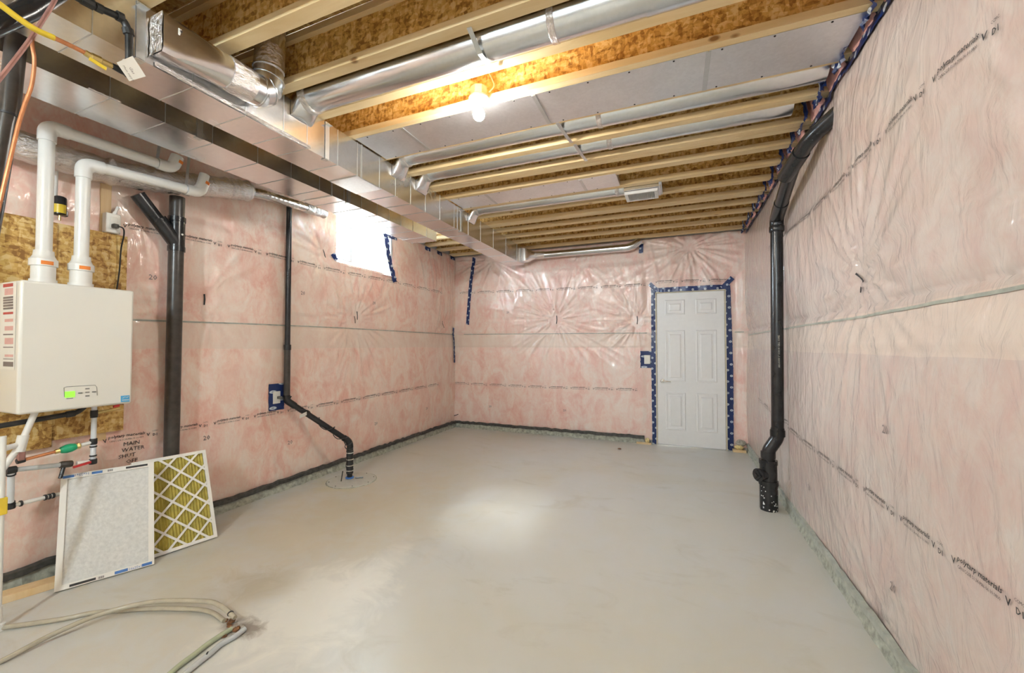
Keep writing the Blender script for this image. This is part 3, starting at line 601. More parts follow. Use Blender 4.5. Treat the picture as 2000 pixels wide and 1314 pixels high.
t1 = trunk('supply_trunk', 'large rectangular galvanised trunk duct reaching almost to the back wall', *T1, [(y, .0015) for y in sy] + [(2.24, .007), (3.62, .007)], [.95, 1.93, 3.70])
t2 = trunk('return_trunk', 'rectangular galvanised trunk duct ending above the window', *T2, [(y, .0015) for y in (1.05, 1.28, 1.52, 1.80, 2.05, 2.30, 2.55, 2.75, 2.95, 3.12, 3.30, 3.50, 3.75)] + [(2.42, .006)], [1.45, 2.60])
# patched plate screwed under the far trunk, foil-taped joints
box('patch_plate', (-2.34, 2.20, 2.529), (-2.088, 2.46, 2.5335), 'galvanised_panel', t1, 0)
def foil_patch(parent, a, b, c, d, seed, n_=8, thick=.006):
    r_ = np.random.RandomState(seed); A, B, C_, D = (Vector(k) for k in (a, b, c, d)); nr = (B - A).cross(D - A).normalized()
    vs = []; fs = []
    for i in range(n_ + 1):
        for j in range(n_ + 1):
            u, v = i / n_, j / n_; vs.append(A * (1 - u) * (1 - v) + B * u * (1 - v) + C_ * u * v + D * (1 - u) * v + nr * (.001 + r_.rand() * thick))
    for i in range(n_):
        for j in range(n_): fs.append((i * (n_ + 1) + j, (i + 1) * (n_ + 1) + j, (i + 1) * (n_ + 1) + j + 1, i * (n_ + 1) + j + 1))
    k = MB(); k.v = vs; k.f = fs; return k.build('foil_tape', 'foil', parent, smooth=0)
zb = 2.534
foil_patch(t2, (-2.90, .97, zb), (-2.54, .97, zb), (-2.54, 1.09, zb), (-2.90, 1.09, zb), 4); foil_patch(t2, (-2.70, 1.10, zb), (-2.56, 1.10, zb), (-2.56, 1.28, zb), (-2.70, 1.28, zb), 5, 6, .003)
foil_patch(t2, (-2.62, 2.42, zb), (-2.556, 2.42, zb), (-2.556, 2.50, zb), (-2.62, 2.50, zb), 6)
foil_patch(t1, (-2.084, 1.0, 2.537), (-2.084, 1.8, 2.537), (-2.084, 1.8, 2.56), (-2.084, 1.0, 2.56), 8, 14, .008)
# round branch ducts lying in the joist bays
def cyl_seg(o, name, x0, x1, y, z, r, mat='galvanised_pipe'): return MB().tube([(x0, y, z), (x1, y, z)], r, 28).build(name, mat, o, smooth=40)
def branch(label, y, z, r, xs, bands, strap, taper=True):
    o = thing('round_duct', label, 'duct', (xs[0], y, z - r), 'round branch ducts in the ceiling')
    for k, (a, b) in enumerate(zip(xs, xs[1:])): cyl_seg(o, 'pipe_section', a, b + (.02 if k < len(xs) - 2 else 0), y, z, r + .003 * k)
    for x in bands: ring('joint_band', (x, y, z), (1, 0, 0), r + .008, .035, 'foil', o, 28)
    # boot from the trunk side to the round pipe
    m_ = MB(); rings = []; n_ = 24; zq = min(z - .03, 2.727)
    for q in range(6):
        t_ = q / 5; x = T1[1] + .003 + (xs[0] + .03 - T1[1]) * t_; rr = []
        for j in range(n_):
            a = 2 * PI * j / n_; ca, sa = math.cos(a), math.sin(a); k = 1 / max(abs(ca), abs(sa))
            sq = Vector((x, y + ca * k * .072, zq + sa * k * .045)); ro = Vector((x, y + ca * (r + .004), z + sa * (r + .004))); s_ = t_ * t_ * (3 - 2 * t_); rr.append(sq.lerp(ro, s_))
        rings.append(rr)
    m_.loft(rings, False); m_.build('takeoff_boot', 'galvanised', o, smooth=50)
    ring('foil_tape', (xs[0] + .03, y, z), (1, 0, 0), r + .009, .05, 'foil', o, 24)
    if strap:
        x = strap; za = z - r - .004
        k = MB(); pts = [(x, y - .145, ZC - .002), (x + .008, y - .05, min(za, ZC - .006)), (x + .016, y + .05, min(za, ZC - .006)), (x + .025, y + .145, ZC - .002)]
        k.loft([[(px - .012, py, pz), (px + .012, py, pz), (px + .012, py, pz - .002), (px - .012, py, pz - .002)] for px, py, pz in pts]); k.build('hanger_strap', 'zinc_strap', o, smooth=0)
    return o
br1 = branch('thick round duct in the joist bay nearest the camera', 1.735, 2.800, .078, [-2.03, -.80, -.10, .76], [-.50], -.86)
br2 = branch('round duct half hidden beyond the long sheet pan', 2.645, 2.853, .074, [-2.03, -.74, .775], [-.45], -.70)
br3 = branch('round duct one joist bay beyond, with its own strap', 2.965, 2.853, .074, [-2.03, -.70, .690], [-.43], -.66)
br4 = branch('round duct ending in a white grille', 3.905, 2.826, .064, [-2.03, -.52, -.41], [-.50], None)
# register boot and grille at the end of the fourth branch
m_ = MB(); m_.box((-.43, 3.79, ZC - .03), (-.11, 4.025, ZC + .06)); rb = m_.build('register_boot', 'galvanised', br4, bevel=.004)
gc = Vector((-.27, 3.905, ZC - .032)); grl = MB()
gx0, gx1, gy0, gy1 = -.425, -.135, 3.80, 4.01
grl.box((gx0, gy0, ZC - .060), (gx1, gy0 + .02, ZC - .034)); grl.box((gx0, gy1 - .02, ZC - .060), (gx1, gy1, ZC - .034)); grl.box((gx0, gy0 + .02, ZC - .060), (gx0 + .03, gy1 - .02, ZC - .034)); grl.box((gx1 - .03, gy0 + .02, ZC - .060), (gx1, gy1 - .02, ZC - .034))
g_ = grl.build('grille', 'white_paint', br4, bevel=.002)
for k in range(18):
    x = gx0 + .04 + k * (gx1 - gx0 - .08) / 17; MB().obox((x - .005, gy0 + .02, ZC - .056), (.006, 0, .016), (0, gy1 - gy0 - .04, 0), (.002, 0, -.001)).build('slat', 'white_paint', g_, smooth=0)
box('bracket', (-.125, 3.745, ZC - .010), (-.10, 4.055, ZC - .004), 'zinc_strap', br4, .001)
# branch along the back wall
br5 = thing('round_duct', 'thin round duct running level along the top of the back wall', 'duct', (-1.2, 5.64, 2.60), 'round branch ducts in the ceiling')
yb5, zb5, rb5 = 5.650, 2.668, .050
m_ = MB(); rings = []; n_ = 24
for q in range(6):
    t_ = q / 5; x = T1[1] + .003 + .17 * t_; rr = []
    for j in range(n_):
        a = 2 * PI * j / n_; ca, sa = math.cos(a), math.sin(a); k = 1 / max(abs(ca), abs(sa)); s_ = max(0, (t_ - .3) / .7); s_ = s_ * s_ * (3 - 2 * s_)
        rr.append(Vector((x, 5.535 + ca * k * .07, 2.66 + sa * k * .095)).lerp(Vector((x, yb5 - .03 + ca * .056, zb5 + sa * .056)), s_))
    rings.append(rr)
m_.loft(rings, False); m_.build('takeoff_boot', 'galvanised', br5, smooth=50)
MB().tube(bez([(-1.92, yb5 - .03, zb5), (-1.87, yb5 - .02, zb5), (-1.82, yb5 - .004, zb5), (-1.78, yb5, zb5)], 5), rb5 + .006, 22).build('flex_collar', 'foil', br5)
MB().tube([(-1.80, yb5, zb5), (-.66, yb5, zb5)], rb5, 26).build('pipe_section', 'galvanised_pipe', br5); ring('joint_band', (-.66, yb5, zb5), (1, 0, 0), rb5 + .003, .02, 'galvanised_pipe', br5, 26)
MB().tube(bez([(-.66, yb5, zb5), (-.60, yb5, zb5), (-.53, yb5 + .005, zb5 + .02), (-.475, yb5 + .015, zb5 + .055), (-.44, yb5 + .03, zb5 + .085)], 5), rb5 + .002, 22).build('elbow', 'galvanised_pipe', br5, smooth=15)

# boot and elbow on the near trunk
bt = thing('register_elbow', 'galvanised boot with barcode sticker bending up between joists near the camera', 'duct', (-2.0, 1.2, 2.55))
m_ = MB(); rings = []; n_ = 28
for q in range(8):
    t_ = q / 7; y = .985 + .265 * t_; rr = []
    for j in range(n_):
        a = 2 * PI * j / n_; ca, sa = math.cos(a), math.sin(a); k = 1 / max(abs(ca), abs(sa)); s_ = t_ * t_ * (3 - 2 * t_)
        rr.append(Vector((-2.035 + ca * k * .045, y, 2.655 + sa * k * .085)).lerp(Vector((-2.0 + ca * .076, y, 2.645 + sa * .076)), s_))
    rings.append(rr)
m_.loft(rings); m_.build('boot', 'galvanised', bt, smooth=50)
foil_patch(bt, (-2.08, .983, 2.57), (-1.99, .983, 2.57), (-1.99, .983, 2.74), (-2.08, .983, 2.74), 3, 6, .004)
path = [(-2.0, 1.24, 2.645), (-2.0, 1.36, 2.648)]
MB().tube(path, .080, 26).build('taped_sleeve', 'foil', bt)
el = [(-2.0, 1.35, 2.648), (-2.0, 1.405, 2.652), (-1.995, 1.445, 2.68), (-1.99, 1.455, 2.74), (-1.99, 1.455, 2.79)]
for k in range(4):
    MB().tube([el[k], el[k + 1]], [.078 - .002 * k, .077 - .002 * k], 24).build('elbow_gore', 'galvanised_pipe', bt); ring('crimp', el[k + 1], Vector(el[k + 1]) - Vector(el[k]), .081 - .002 * k, .008, 'galvanised_pipe', bt, 24)
MB().tube([(-1.99, 1.455, 2.78), (-1.985, 1.46, 2.90)], .072, 24).build('taped_sleeve', 'foil', bt); MB().tube([(-1.985, 1.46, 2.89), (-1.98, 1.462, ZTOP - .002)], .068, 24).build('riser', 'galvanised_pipe', bt)
st = MB(); st.obox((-1.984, 1.035, 2.672), (0, .045, 0), (0, 0, .030), (.002, 0, 0)); s1 = st.build('sticker', 'paper', bt, smooth=0)
bc = MB()
for k in range(12): bc.box((-1.9815, 1.040 + k * .0028, 2.688), (-1.981, 1.0412 + k * .0028 + .0008 * (k % 3), 2.698))
bc.box((-1.9815, 1.045, 2.680), (-1.981, 1.070, 2.683)); bc.build('barcode', 'ink', s1, smooth=0)

# ------------------------------------------------------------------ bare-bulb lampholders
def lampholder(label, x, y, glow='bulb_glow'):
    o = thing('bulb_lamp', label, 'lamp', (x, y, 2.60), 'bare bulbs')
    MB().lathe((x, y, ZC + .045), (0, 0, -1), [(0, .052), (.002, .052), (.052, .052), (.053, .05)], 8).build('octagon_box', 'galvanised', o, smooth=20)
    MB().lathe((x, y, ZC - .008), (0, 0, -1), [(0, .057), (.004, .060), (.012, .058), (.018, .045), (.020, .028), (.036, .026), (.040, .020), (.048, .019)], 28).build('lampholder', 'white_paint', o)
    MB().lathe((x, y, ZC - .056), (0, 0, -1), [(0, .014), (.008, .015), (.020, .022), (.038, .032), (.052, .035), (.068, .031), (.080, .020), (.085, .008), (.086, .001)], 24).build('bulb', glow, o)
    MB().tube(bez([(x + .05, y + .03, ZC + .03), (x + .075, y + .045, ZC + .07), (x + .06, y + .05, ZC + .12), (x + .02, y + .05, ZC + .2)], 5), .004, 8).build('cable', 'paper', o)
    return o
lampholder('lit bare bulb on a white lampholder under the joists', -1.05, 2.065)
lampholder('added fill bulb, unseen behind the camera', -1.5, -1.35, 'bulb_glow_fill')  # this and the next are added out of view to brighten the room
lampholder('added fill bulb, unseen further behind the camera', -.9, -2.55, 'bulb_glow_fill')

# ------------------------------------------------------------------ water heater on its OSB board
bx = -3.362
ob = [P(245, 460, x=bx), P(243, 840, x=bx)]; yR = 1.483
bd = thing('backing_board', 'OSB board fixed to the left wall behind the white water heater', 'board', (bx, 1.1, .77))
box('board', (bx - .006, .55, .775), (bx + .010, yR, 2.045), 'osb_panel', bd, .001)
box('board_overlay', (bx + .010, .60, .74), (bx + .018, 1.155, 2.035), 'osb_panel', bd, .001)
st = thing('wall_stud', 'bare timber stud standing behind the OSB board', 'timber', (-3.372, 1.385, .45))
box('post', (-3.385, 1.352, .62), (-3.369, 1.405, 2.36), 'stud_wood', st)
fx = -3.045; a_ = P(40, 550, x=fx); b_ = P(258, 787, x=fx); hy0, hy1 = a_.y, b_.y; hz0, hz1 = .978, 1.658; hb = -3.338
wh = thing('water_heater', 'white wall-hung tankless water heater with green display', 'water heater', ((fx + hb) / 2, (hy0 + hy1) / 2, hz0))
box('body', (hb, hy0, hz0), (fx, hy1, hz1), 'heater_white', wh, .012)
def onF(u, v, d=.001): p = P(u, v, x=fx + d); return p
# front controls
def fquad(name, pts, mat, parent, d):
    vs = [onF(u, v, d) for u, v in pts]; m_ = MB(); m_.add(vs, [(0, 1, 2, 3)]); bk = [(x - .0015, y, z) for x, y, z in vs]
    m_.add(bk, [(3, 2, 1, 0)]); m_.f += [(i, i + 4, (i + 1) % 4 + 4, (i + 1) % 4) for i in range(4)]
    return m_.build(name, mat, parent, smooth=0)
pn = MB(); oc = [onF(126, 775), onF(125, 757), onF(130, 755), onF(186, 752), onF(189, 756), onF(190, 772)]
pn.tube(oc, .0012, 6); pn = pn.build('control_outline', 'grey_button', wh)
fquad('display', [(127, 765), (127, 776.5), (146.5, 775), (146.5, 763.5)], 'screen_green', wh, .002)
for u, v in ((157, 767.5), (171, 759), (171, 766), (171, 773), (184, 765)): fquad('button', [(u - 4, v - 1), (u - 4, v + 1.3), (u + 4, v + .8), (u + 4, v - 1.5)], 'grey_button', wh, .0025)
fquad('button_lettering', [(130, 777.6), (130, 779), (143, 777.8), (143, 776.6)], 'grey_button', wh, .0018)
es = fquad('energy_label', [(236, 773), (236, 785), (253, 784), (253, 771.5)], 'sky_ink', wh, .0015)
m_ = MB(); p0 = onF(238, 782.5, .0022); ey = (onF(238, 773, .0022) - p0); ex = (onF(252, 781.5, .0022) - p0)
m_.tube([p0 + ex * .1 + ey * .5, p0 + ex * .4 + ey * .75, p0 + ex * .75 + ey * .6, p0 + ex * .95 + ey * .85], .0012, 6); m_.obox(p0 + ey * .05, ex, ey * .12, (.0004, 0, 0)); m_.build('energy_mark', 'paper', es, smooth=0)
# warning sticker on the near side
sy_ = hy0 - .0012
def sq(u0, v0, u1, v1, mat, parent, name, d=0):
    p, q = P(u0, v0, y=sy_ - d), P(u1, v1, y=sy_ - d); return MB().box((p.x, sy_ - d - .0006, p.z), (q.x, sy_ - d, q.z)).build(name, mat, parent, smooth=0)
k_ = sq(4, 553, 28, 722, 'paper', wh, 'warning_sticker')
for v0, v1, mt in ((555, 559, 'red_ink'), (564, 575, 'pink_ink'), (580, 582, 'ink_faint'), (585, 587, 'ink_faint'), (590, 592, 'ink_faint'), (595, 598, 'ink_faint'), (601, 603, 'ink_faint'), (610, 613, 'red_ink'), (623, 628, 'pink_ink'), (637, 645, 'pink_ink'), (652, 654, 'ink_faint'), (660, 672, 'pink_ink'), (677, 679, 'ink_faint'), (692, 697, 'pink_ink'), (700, 702, 'ink_faint'), (706, 716, 'ink_faint')):
    sq(6.5 + (3 if mt == 'pink_ink' else 0), v0, 25.5, v1, mt, k_, 'print_line', .0008)
# two collars and vent pipes on top
def vent(label, yy, xx, ztop, run, up, zrun, labs):
    o = thing('vent_pipe', label, 'pipe', (xx, yy, hz1))
    r = .031; path = fillet([(xx, yy, hz1 + .16), (xx, yy, ztop), (xx, run, zrun), (xx, run + .03, up)], [0, .075, .07, 0], 10)
    MB().tube(path, r, 22).build('pipe', 'pvc_white', o)
    MB().lathe((xx, yy, hz1 + .001), (0, 0, 1), [(0, .052), (.02, .052), (.021, .046), (.09, .046), (.092, .054), (.128, .054), (.132, .048), (.150, .040), (.175, .038), (.176, .031)], 28).build('adapter', 'pvc_white', o)
    el1 = fillet([(xx, yy, ztop - .085), (xx, yy, ztop), (xx, yy + .085, ztop + (zrun - ztop) * .085 / (run - yy))], [0, .075, 0], 10)
    MB().tube(el1, r + .0055, 24).build('elbow', 'pvc_white', o)
    d = Vector((0, run - yy, zrun - ztop)).normalized()
    el2 = fillet([Vector((xx, run, zrun)) - d * .085, (xx, run, zrun), (xx, run + .028, zrun + .09)], [0, .07, 0], 10)
    MB().tube(el2, r + .0055, 24).build('elbow', 'pvc_white', o)
    # orange approval labels wrapped on the pipe
    for (c, ax, rr, a0, a1, w) in labs:
        c = Vector(c); ax = Vector(ax).normalized(); u = Vector((0, 0, 1)) if abs(ax.z) < .9 else Vector((1, 0, 0)); u = (u - ax * u.dot(ax)).normalized(); v = ax.cross(u)
        rings = [[c + ax * s_ + (u * math.cos(R(a0 + (a1 - a0) * j / 8)) + v * math.sin(R(a0 + (a1 - a0) * j / 8))) * rr for j in range(9)] for s_ in (-w / 2, w / 2)]
        MB().loft(rings, False, False).build('orange_label', 'orange_label', o)
    return o
vy1, vy2 = 1.037, 1.184; vx = -3.142
v1_ = vent('left white PVC vent pipe rising from the heater, higher elbow', vy1, vx, 2.515, 1.62, 2.60, 2.525, [((vx, vy1, hz1 + .108), (0, 0, 1), .0546, -28, 22, .020), ((vx, 1.648, 2.575), (0, .3, 1), .0372, -30, 30, .022), ((vx, vy1 + .03, 2.45), (0, 0, 1), .0372, 60, 80, .02)])
v2_ = vent('right white PVC vent pipe rising from the heater, lower elbow', vy2, vx, 2.372, 1.79, 2.56, 2.420, [((vx, vy2, hz1 + .108), (0, 0, 1), .0546, -28, 22, .020), ((vx, 1.818, 2.495), (0, .3, 1), .0372, -30, 30, .022)])
for vp, yy, zz, top in ((v1_, 1.535, 2.5235, 2.76), (v2_, 1.705, 2.414, 2.72)):
    ring('strap_loop', (vx, yy, zz), (0, 1, .08), .0345, .016, 'zinc_strap', vp, 20); MB().obox((vx - .002, yy - .008, zz + .034), (.004, 0, 0), (0, .016, 0), (.0, .02, top - zz - .034)).build('strap', 'zinc_strap', vp, smooth=0)
# outlet, plug and cord
oc_ = P(221, 436, x=-3.33); ot = thing('power_outlet', 'white surface outlet box just above the OSB board', 'outlet', (-3.345, oc_.y, oc_.z - .07))
box('box', (-3.372, oc_.y - .037, oc_.z - .062), (-3.325, oc_.y + .037, oc_.z + .062), 'outlet_white', ot, .004)
box('receptacle', (-3.325, oc_.y - .018, oc_.z - .035), (-3.319, oc_.y + .018, oc_.z + .038), 'paper', ot, .004)
pg = MB().tube(bez([(-3.288, oc_.y + .002, oc_.z - .022), (-3.283, oc_.y + .03, oc_.z - .03), (-3.30, oc_.y + .042, oc_.z - .07), (-3.325, oc_.y + .040, oc_.z - .16), (-3.333, oc_.y + .036, oc_.z - .32), (-3.333, oc_.y + .010, hz1 - .1), (-3.333, hy1 - .01, hz1 - .18)], 8), .0042, 8).build('power_cord', 'black_rubber', wh)
box('plug', (-3.319, oc_.y - .016, oc_.z - .036), (-3.285, oc_.y + .014, oc_.z - .008), 'plug_grey', pg, .006)
MB().lathe((-3.345, oc_.y + .01, oc_.z + .06), (0, .35, 1), [(0, .011), (.02, .011), (.022, .008), (.06, .008), (.061, .003)], 12).build('cable_clamp', 'pvc_white', ot)
# black canister with yellow label, on a white riser
cc = P(117, 402, x=-3.30); cn = thing('pump_switch', 'small black canister with yellow label between the vent pipes', 'switch', (cc.x, cc.y, cc.z - .06))
MB().lathe((cc.x, cc.y, cc.z - .055), (0, 0, 1), [(0, .020), (.004, .028), (.10, .028), (.106, .024), (.110, .018)], 22).build('canister', 'abs_black', cn)
box('bracket', (cc.x - .04, cc.y - .040, cc.z - .052), (cc.x - .01, cc.y + .040, cc.z - .018), 'abs_black', cn, .004); MB().lathe((cc.x, cc.y, cc.z - .085), (0, 0, 1), [(0, .006), (.03, .006), (.031, .015)], 10).build('stem', 'brass', cn)
rg2 = [[(cc.x + .0286 * math.cos(R(a)), cc.y + .0286 * math.sin(R(a)), z) for a in range(-70, 50, 10)] for z in (cc.z - .045, cc.z + .005)]
MB().loft(rg2, False, False).build('yellow_label', 'yellow_plastic', cn)
MB().tube([(cc.x - .03, cc.y - .012, cc.z + .02), (cc.x - .03, cc.y - .010, 2.34)], .011, 12).build('riser', 'pvc_white', cn)

# ------------------------------------------------------------------ foil ducts high on the left wall
def flex(name, label, pts, r, mat='foil', wob=.10, parent=None):
    path = bez(pts, 14); rg_ = np.random.RandomState(int(r * 1000)); rs = [r * (1 + wob * (rg_.rand() - .5) + .04 * math.sin(i * 2.1)) for i in range(len(path))]; rs[0] *= .9; rs[-1] *= .8
    o = MB().tube(path, rs, 20).build(name, mat, parent, smooth=60)
    return tag(o, label, 'duct') if label else o
fx_ = -3.266; D_ = lambda u, v, x=fx_: P(u, v, x=x)
fd = thing('foil_duct', 'crinkled foil-wrapped duct behind the white vent pipes, narrowing towards the window', 'duct', tuple(D_(250, 345)))
flex('sleeve', None, [D_(-90, 232), D_(30, 280), D_(150, 318), D_(250, 343), D_(350, 358), D_(430, 366), D_(490, 374, -3.25)], .078, parent=fd, wob=.16)
flex('rigid_end', None, [D_(480, 373, -3.25), D_(520, 382, -3.24), D_(560, 394, -3.235), D_(606, 408, -3.235)], .040, 'galvanised', wob=.02, parent=fd); flex('taped_end', None, [D_(596, 405, -3.235), D_(616, 411, -3.25), D_(636, 417, -3.27)], .046, wob=.35, parent=fd)

# ------------------------------------------------------------------ black drain stack on the left wall
sx, sy2 = -3.285, 1.728
sk = thing('drain_stack', 'thick black ABS drain stack with slanted branch on the left wall', 'pipe', (sx, sy2, .02))
MB().tube([(sx, sy2 - .008, .0), (sx, sy2, 2.385)], .0445, 26).build('pipe', 'abs_brown', sk)
j0 = P(352, 475, x=sx); br_top = P(268, 385, x=sx)
MB().tube([(sx, j0.y - .01, j0.z - .03), (sx, br_top.y, br_top.z + .02)], .042, 24).build('branch_pipe', 'abs_black', sk)
dr = (Vector((sx, br_top.y, br_top.z + .02)) - Vector((sx, j0.y - .01, j0.z - .03))).normalized()
MB().tube([(sx, sy2, j0.z - .01), Vector((sx, sy2, j0.z)) + dr * .18], .047, 24).build('wye_branch', 'abs_black', sk)
MB().lathe((sx, sy2, j0.z - .065), (0, 0, 1), [(0, .0445), (.001, .051), (.035, .051), (.037, .048), (.21, .048), (.212, .052), (.245, .052), (.246, .0445)], 26).build('wye_body', 'abs_black', sk)
MB().lathe((sx + .046, sy2 + .01, j0.z + .055), (1, 0, 0), [(0, .007), (.003, .007), (.004, .003)], 10).build('paint_spot', 'paper', sk)

# ------------------------------------------------------------------ sump pipe, its outlet and pit lid
px_, py_ = -3.315, 2.645; zel = P(561, 782, x=px_).z
bc_ = P(683, 932, z=0.02); top_v = Vector((bc_.x, bc_.y, .37))
sp = thing('sump_pipe', 'thin black sump pipe running down the left wall to the floor lid', 'pipe', (bc_.x, bc_.y, 0))
MB().tube([(px_, py_, 2.62), (px_, py_, 1.30)], .0235, 20).build('upper_pipe', 'abs_black', sp); MB().tube([(px_, py_, 1.30), (px_, py_, zel + .02)], .027, 20).build('lower_pipe', 'abs_brown', sp)
ring('coupling', (px_, py_, 1.31), (0, 0, 1), .031, .05, 'abs_black', sp)
pth = fillet([(px_, py_, zel + .06), (px_, py_, zel), top_v, (bc_.x, bc_.y, .012)], [0, .05, .06, 0], 8)
MB().tube(pth, .0255, 20).build('slanted_pipe', 'abs_black', sp)
MB().tube(fillet([(px_, py_, zel + .05), (px_, py_, zel), Vector((px_, py_, zel)).lerp(top_v, .12)], [0, .05, 0], 8), .030, 20).build('elbow', 'abs_black', sp)
MB().tube(fillet([top_v.lerp(Vector((px_, py_, zel)), .11), top_v, (bc_.x, bc_.y, .28)], [0, .06, 0], 8), .0305, 20).build('elbow', 'abs_black', sp)
MB().lathe((bc_.x, bc_.y, .06), (0, 0, 1), [(0, .0255), (.001, .033), (.22, .033), (.221, .0255)], 20).build('check_valve', 'black_rubber', sp)
for z in (.09, .14, .20, .265): ring('hose_clamp', (bc_.x, bc_.y, z), (0, 0, 1), .035, .012, 'chrome', sp)
lw = []
cen = [Vector((px_ + .03, py_ - .02, zel + .04)), Vector((px_, py_, zel)).lerp(top_v, .1), Vector((px_, py_, zel)).lerp(top_v, .45), Vector((px_, py_, zel)).lerp(top_v, .95), Vector((bc_.x, bc_.y, .3)), Vector((bc_.x, bc_.y, .05))]
for i in range(70):
    t_ = i / 69 * (len(cen) - 1); k = min(int(t_), len(cen) - 2); c = cen[k].lerp(cen[k + 1], t_ - k); a = i * (.35 if t_ < 2 else .95); rr = .031 + (.014 * random.random() if t_ > 2 else .0)
    lw.append(c + Vector((math.cos(a) * rr, math.sin(a) * rr * .6, math.sin(a) * rr * .7)))
MB().tube(bez(lw, 2), .0042, 6).build('power_cord', 'black_rubber', sp)
tgq = P(585, 817, x=-3.19); MB().obox(tgq, (.0, .075, .018), (.002, .0, 0), (.012, -.01, .035)).build('cord_tag', 'paper', sp, smooth=0)
lc = P(687, 938, z=0); lid = thing('sump_lid', 'round grey sump pit lid set in the floor', 'lid', (lc.x, lc.y, 0))
MB().lathe((lc.x, lc.y, .0005), (0, 0, 1), [(0, .225), (.006, .225), (.0085, .222), (.009, .001)], 48).build('cover', 'lid_grey', lid)
MB().lathe((lc.x, lc.y, .0003), (0, 0, 1), [(0, .236), (.004, .234), (.0045, .226)], 48).build('rim', 'curb', lid)
for a in range(0, 360, 45): MB().lathe((lc.x + .205 * math.cos(R(a)), lc.y + .205 * math.sin(R(a)), .009), (0, 0, 1), [(0, .006), (.003, .006), (.004, .002)], 8).build('bolt', 'iron', lid)
MB().tube([(bc_.x + .055, bc_.y + .015, .018), (bc_.x + .12, bc_.y + .055, .018)], .006, 8).build('vent_stub', 'abs_black', lid); ring('grommet', (bc_.x, bc_.y, .020), (0, 0, 1), .040, .014, 'blue_ink', sp)
MB().tube([(bc_.x - .01, bc_.y - .10, .010), (bc_.x - .02, bc_.y - .07, .10)], .005, 8).build('rod', 'abs_black', lid)
so = P(541, 776, x=-3.35); sb = thing('sump_outlet', 'small white outlet framed in navy tape beside the sump pipe', 'outlet', (-3.36, so.y, so.z))
SL.strip('tape_frame', [(so.y + .0, so.z + .125), (so.y + .0, so.z - .115)], .155, 'navy_tape', .004, parent=sb, wob=.1)
box('plate', (-3.375, so.y - .035, so.z - .055), (XL + SL.H(so.y, so.z) + .014, so.y + .035, so.z + .055), 'outlet_white', sb, .003)
box('plug', (-3.355, so.y + .0, so.z - .014), (-3.315, so.y + .03, so.z + .010), 'plug_grey', sb, .004)

# ------------------------------------------------------------------ black cleanout stack by the right wall
qx, qy = .712, 3.80; rp = thing('cleanout_stack', 'black ABS drain stack with cleanout tee standing by the right wall', 'pipe', (qx, qy, 0))
bot = P(1509, 990, z=.02); bx_, by_ = .690, 3.82
tp = Vector((P(1520, 860, y=by_).x, by_, 0)); 
MB().lathe((bx_, by_, 0), (0, 0, 1), [(0, .064), (.20, .064), (.201, .070), (.235, .070), (.237, .062)], 28).build('base_pipe', 'abs_black', rp)
sp_ = MB(); rgp = np.random.RandomState(5)
for k in range(70):
    a = rgp.rand() * 2 * PI; z = .004 + .19 * rgp.rand() ** 2; s_ = .003 + .007 * rgp.rand() * (1 - z / .25)
    c = Vector((bx_ + .0645 * math.cos(a), by_ + .0645 * math.sin(a), z)); u = Vector((-math.sin(a), math.cos(a), 0)); n_ = Vector((math.cos(a), math.sin(a), 0))
    sp_.add([c + u * s_ * math.cos(q * PI / 3) * (.6 + .6 * rgp.rand()) + Vector((0, 0, max(s_ * math.sin(q * PI / 3), -z))) + n_ * .0006 for q in range(6)], [tuple(range(6))])
o = sp_.build('plaster_splash', 'lime_dust', rp, smooth=0); o['kind'] = 'stuff'
MB().lathe((bx_, by_, .235), (0, 0, 1), [(0, .062), (.13, .062), (.131, .066), (.165, .066), (.166, .054)], 28).build('tee_body', 'abs_black', rp)
tb = MB().lathe((bx_, by_, .285), (-.80, -.6, 0), [(0, .045), (.085, .045), (.086, .052), (.105, .052), (.106, .045)], 24).build('tee_branch', 'abs_black', rp)
MB().lathe(Vector((bx_, by_, .285)) + Vector((-.80, -.6, 0)) * .105, (-.80, -.6, 0), [(0, .042), (.012, .042), (.013, .022), (.030, .022)], 4).build('cleanout_plug', 'abs_black', tb, smooth=0)
ux = P(1518, 800, y=by_).x
pth = fillet([(bx_, by_, .40), (bx_, by_, .47), (ux, by_ - .0, .585), (ux, by_, .66)], [0, .05, .05, 0], 8)
MB().tube(pth, .0475, 24).build('offset_bend', 'abs_black', rp)
for z, x in ((.445, bx_), (.625, ux)): MB().lathe((x, by_, z - .03), (0, 0, 1), [(0, .046), (.001, .053), (.05, .053), (.051, .046)], 26).build('hub', 'abs_black', rp)
e1 = P(1516, 388, y=by_); e2 = P(1549, 322, x=.728); e3 = P(1584, 268, x=.765); e4 = Vector((.905, e3.y - .24, e3.z + .075))
MB().tube([(ux, by_, .62), (e1.x, by_, 2.30)], .0445, 26).build('pipe', 'abs_black', rp)
MB().tube(fillet([(e1.x, by_, 2.26), (e1.x, by_, 2.36), Vector((e1.x, by_, 2.36)).lerp(e2, .35)], [0, .07, 0], 8), .050, 24).build('elbow', 'abs_black', rp); ring('hub', (e1.x, by_, 2.275), (0, 0, 1), .054, .05, 'abs_black', rp, 26)
MB().tube(fillet([Vector((e1.x, by_, 2.36)).lerp(e2, .2), e2, e3, e4], [0, .02, .08, 0], 6), .0455, 24).build('slanted_pipe', 'abs_black', rp); dd = (e3 - e2).normalized(); MB().tube([e2 - dd * .12, e2 + dd * .12], .051, 24).build('coupling', 'abs_black', rp)
m_ = MB()
write(m_, 'ABS-DWV 3" SCH 40 CELL CORE', (e1.x - .0, by_ - .0452, 1.15), (0, 0, 1), (-1, 0, 0), .018); m_.build('pipe_lettering', 'lid_grey', rp, smooth=0)

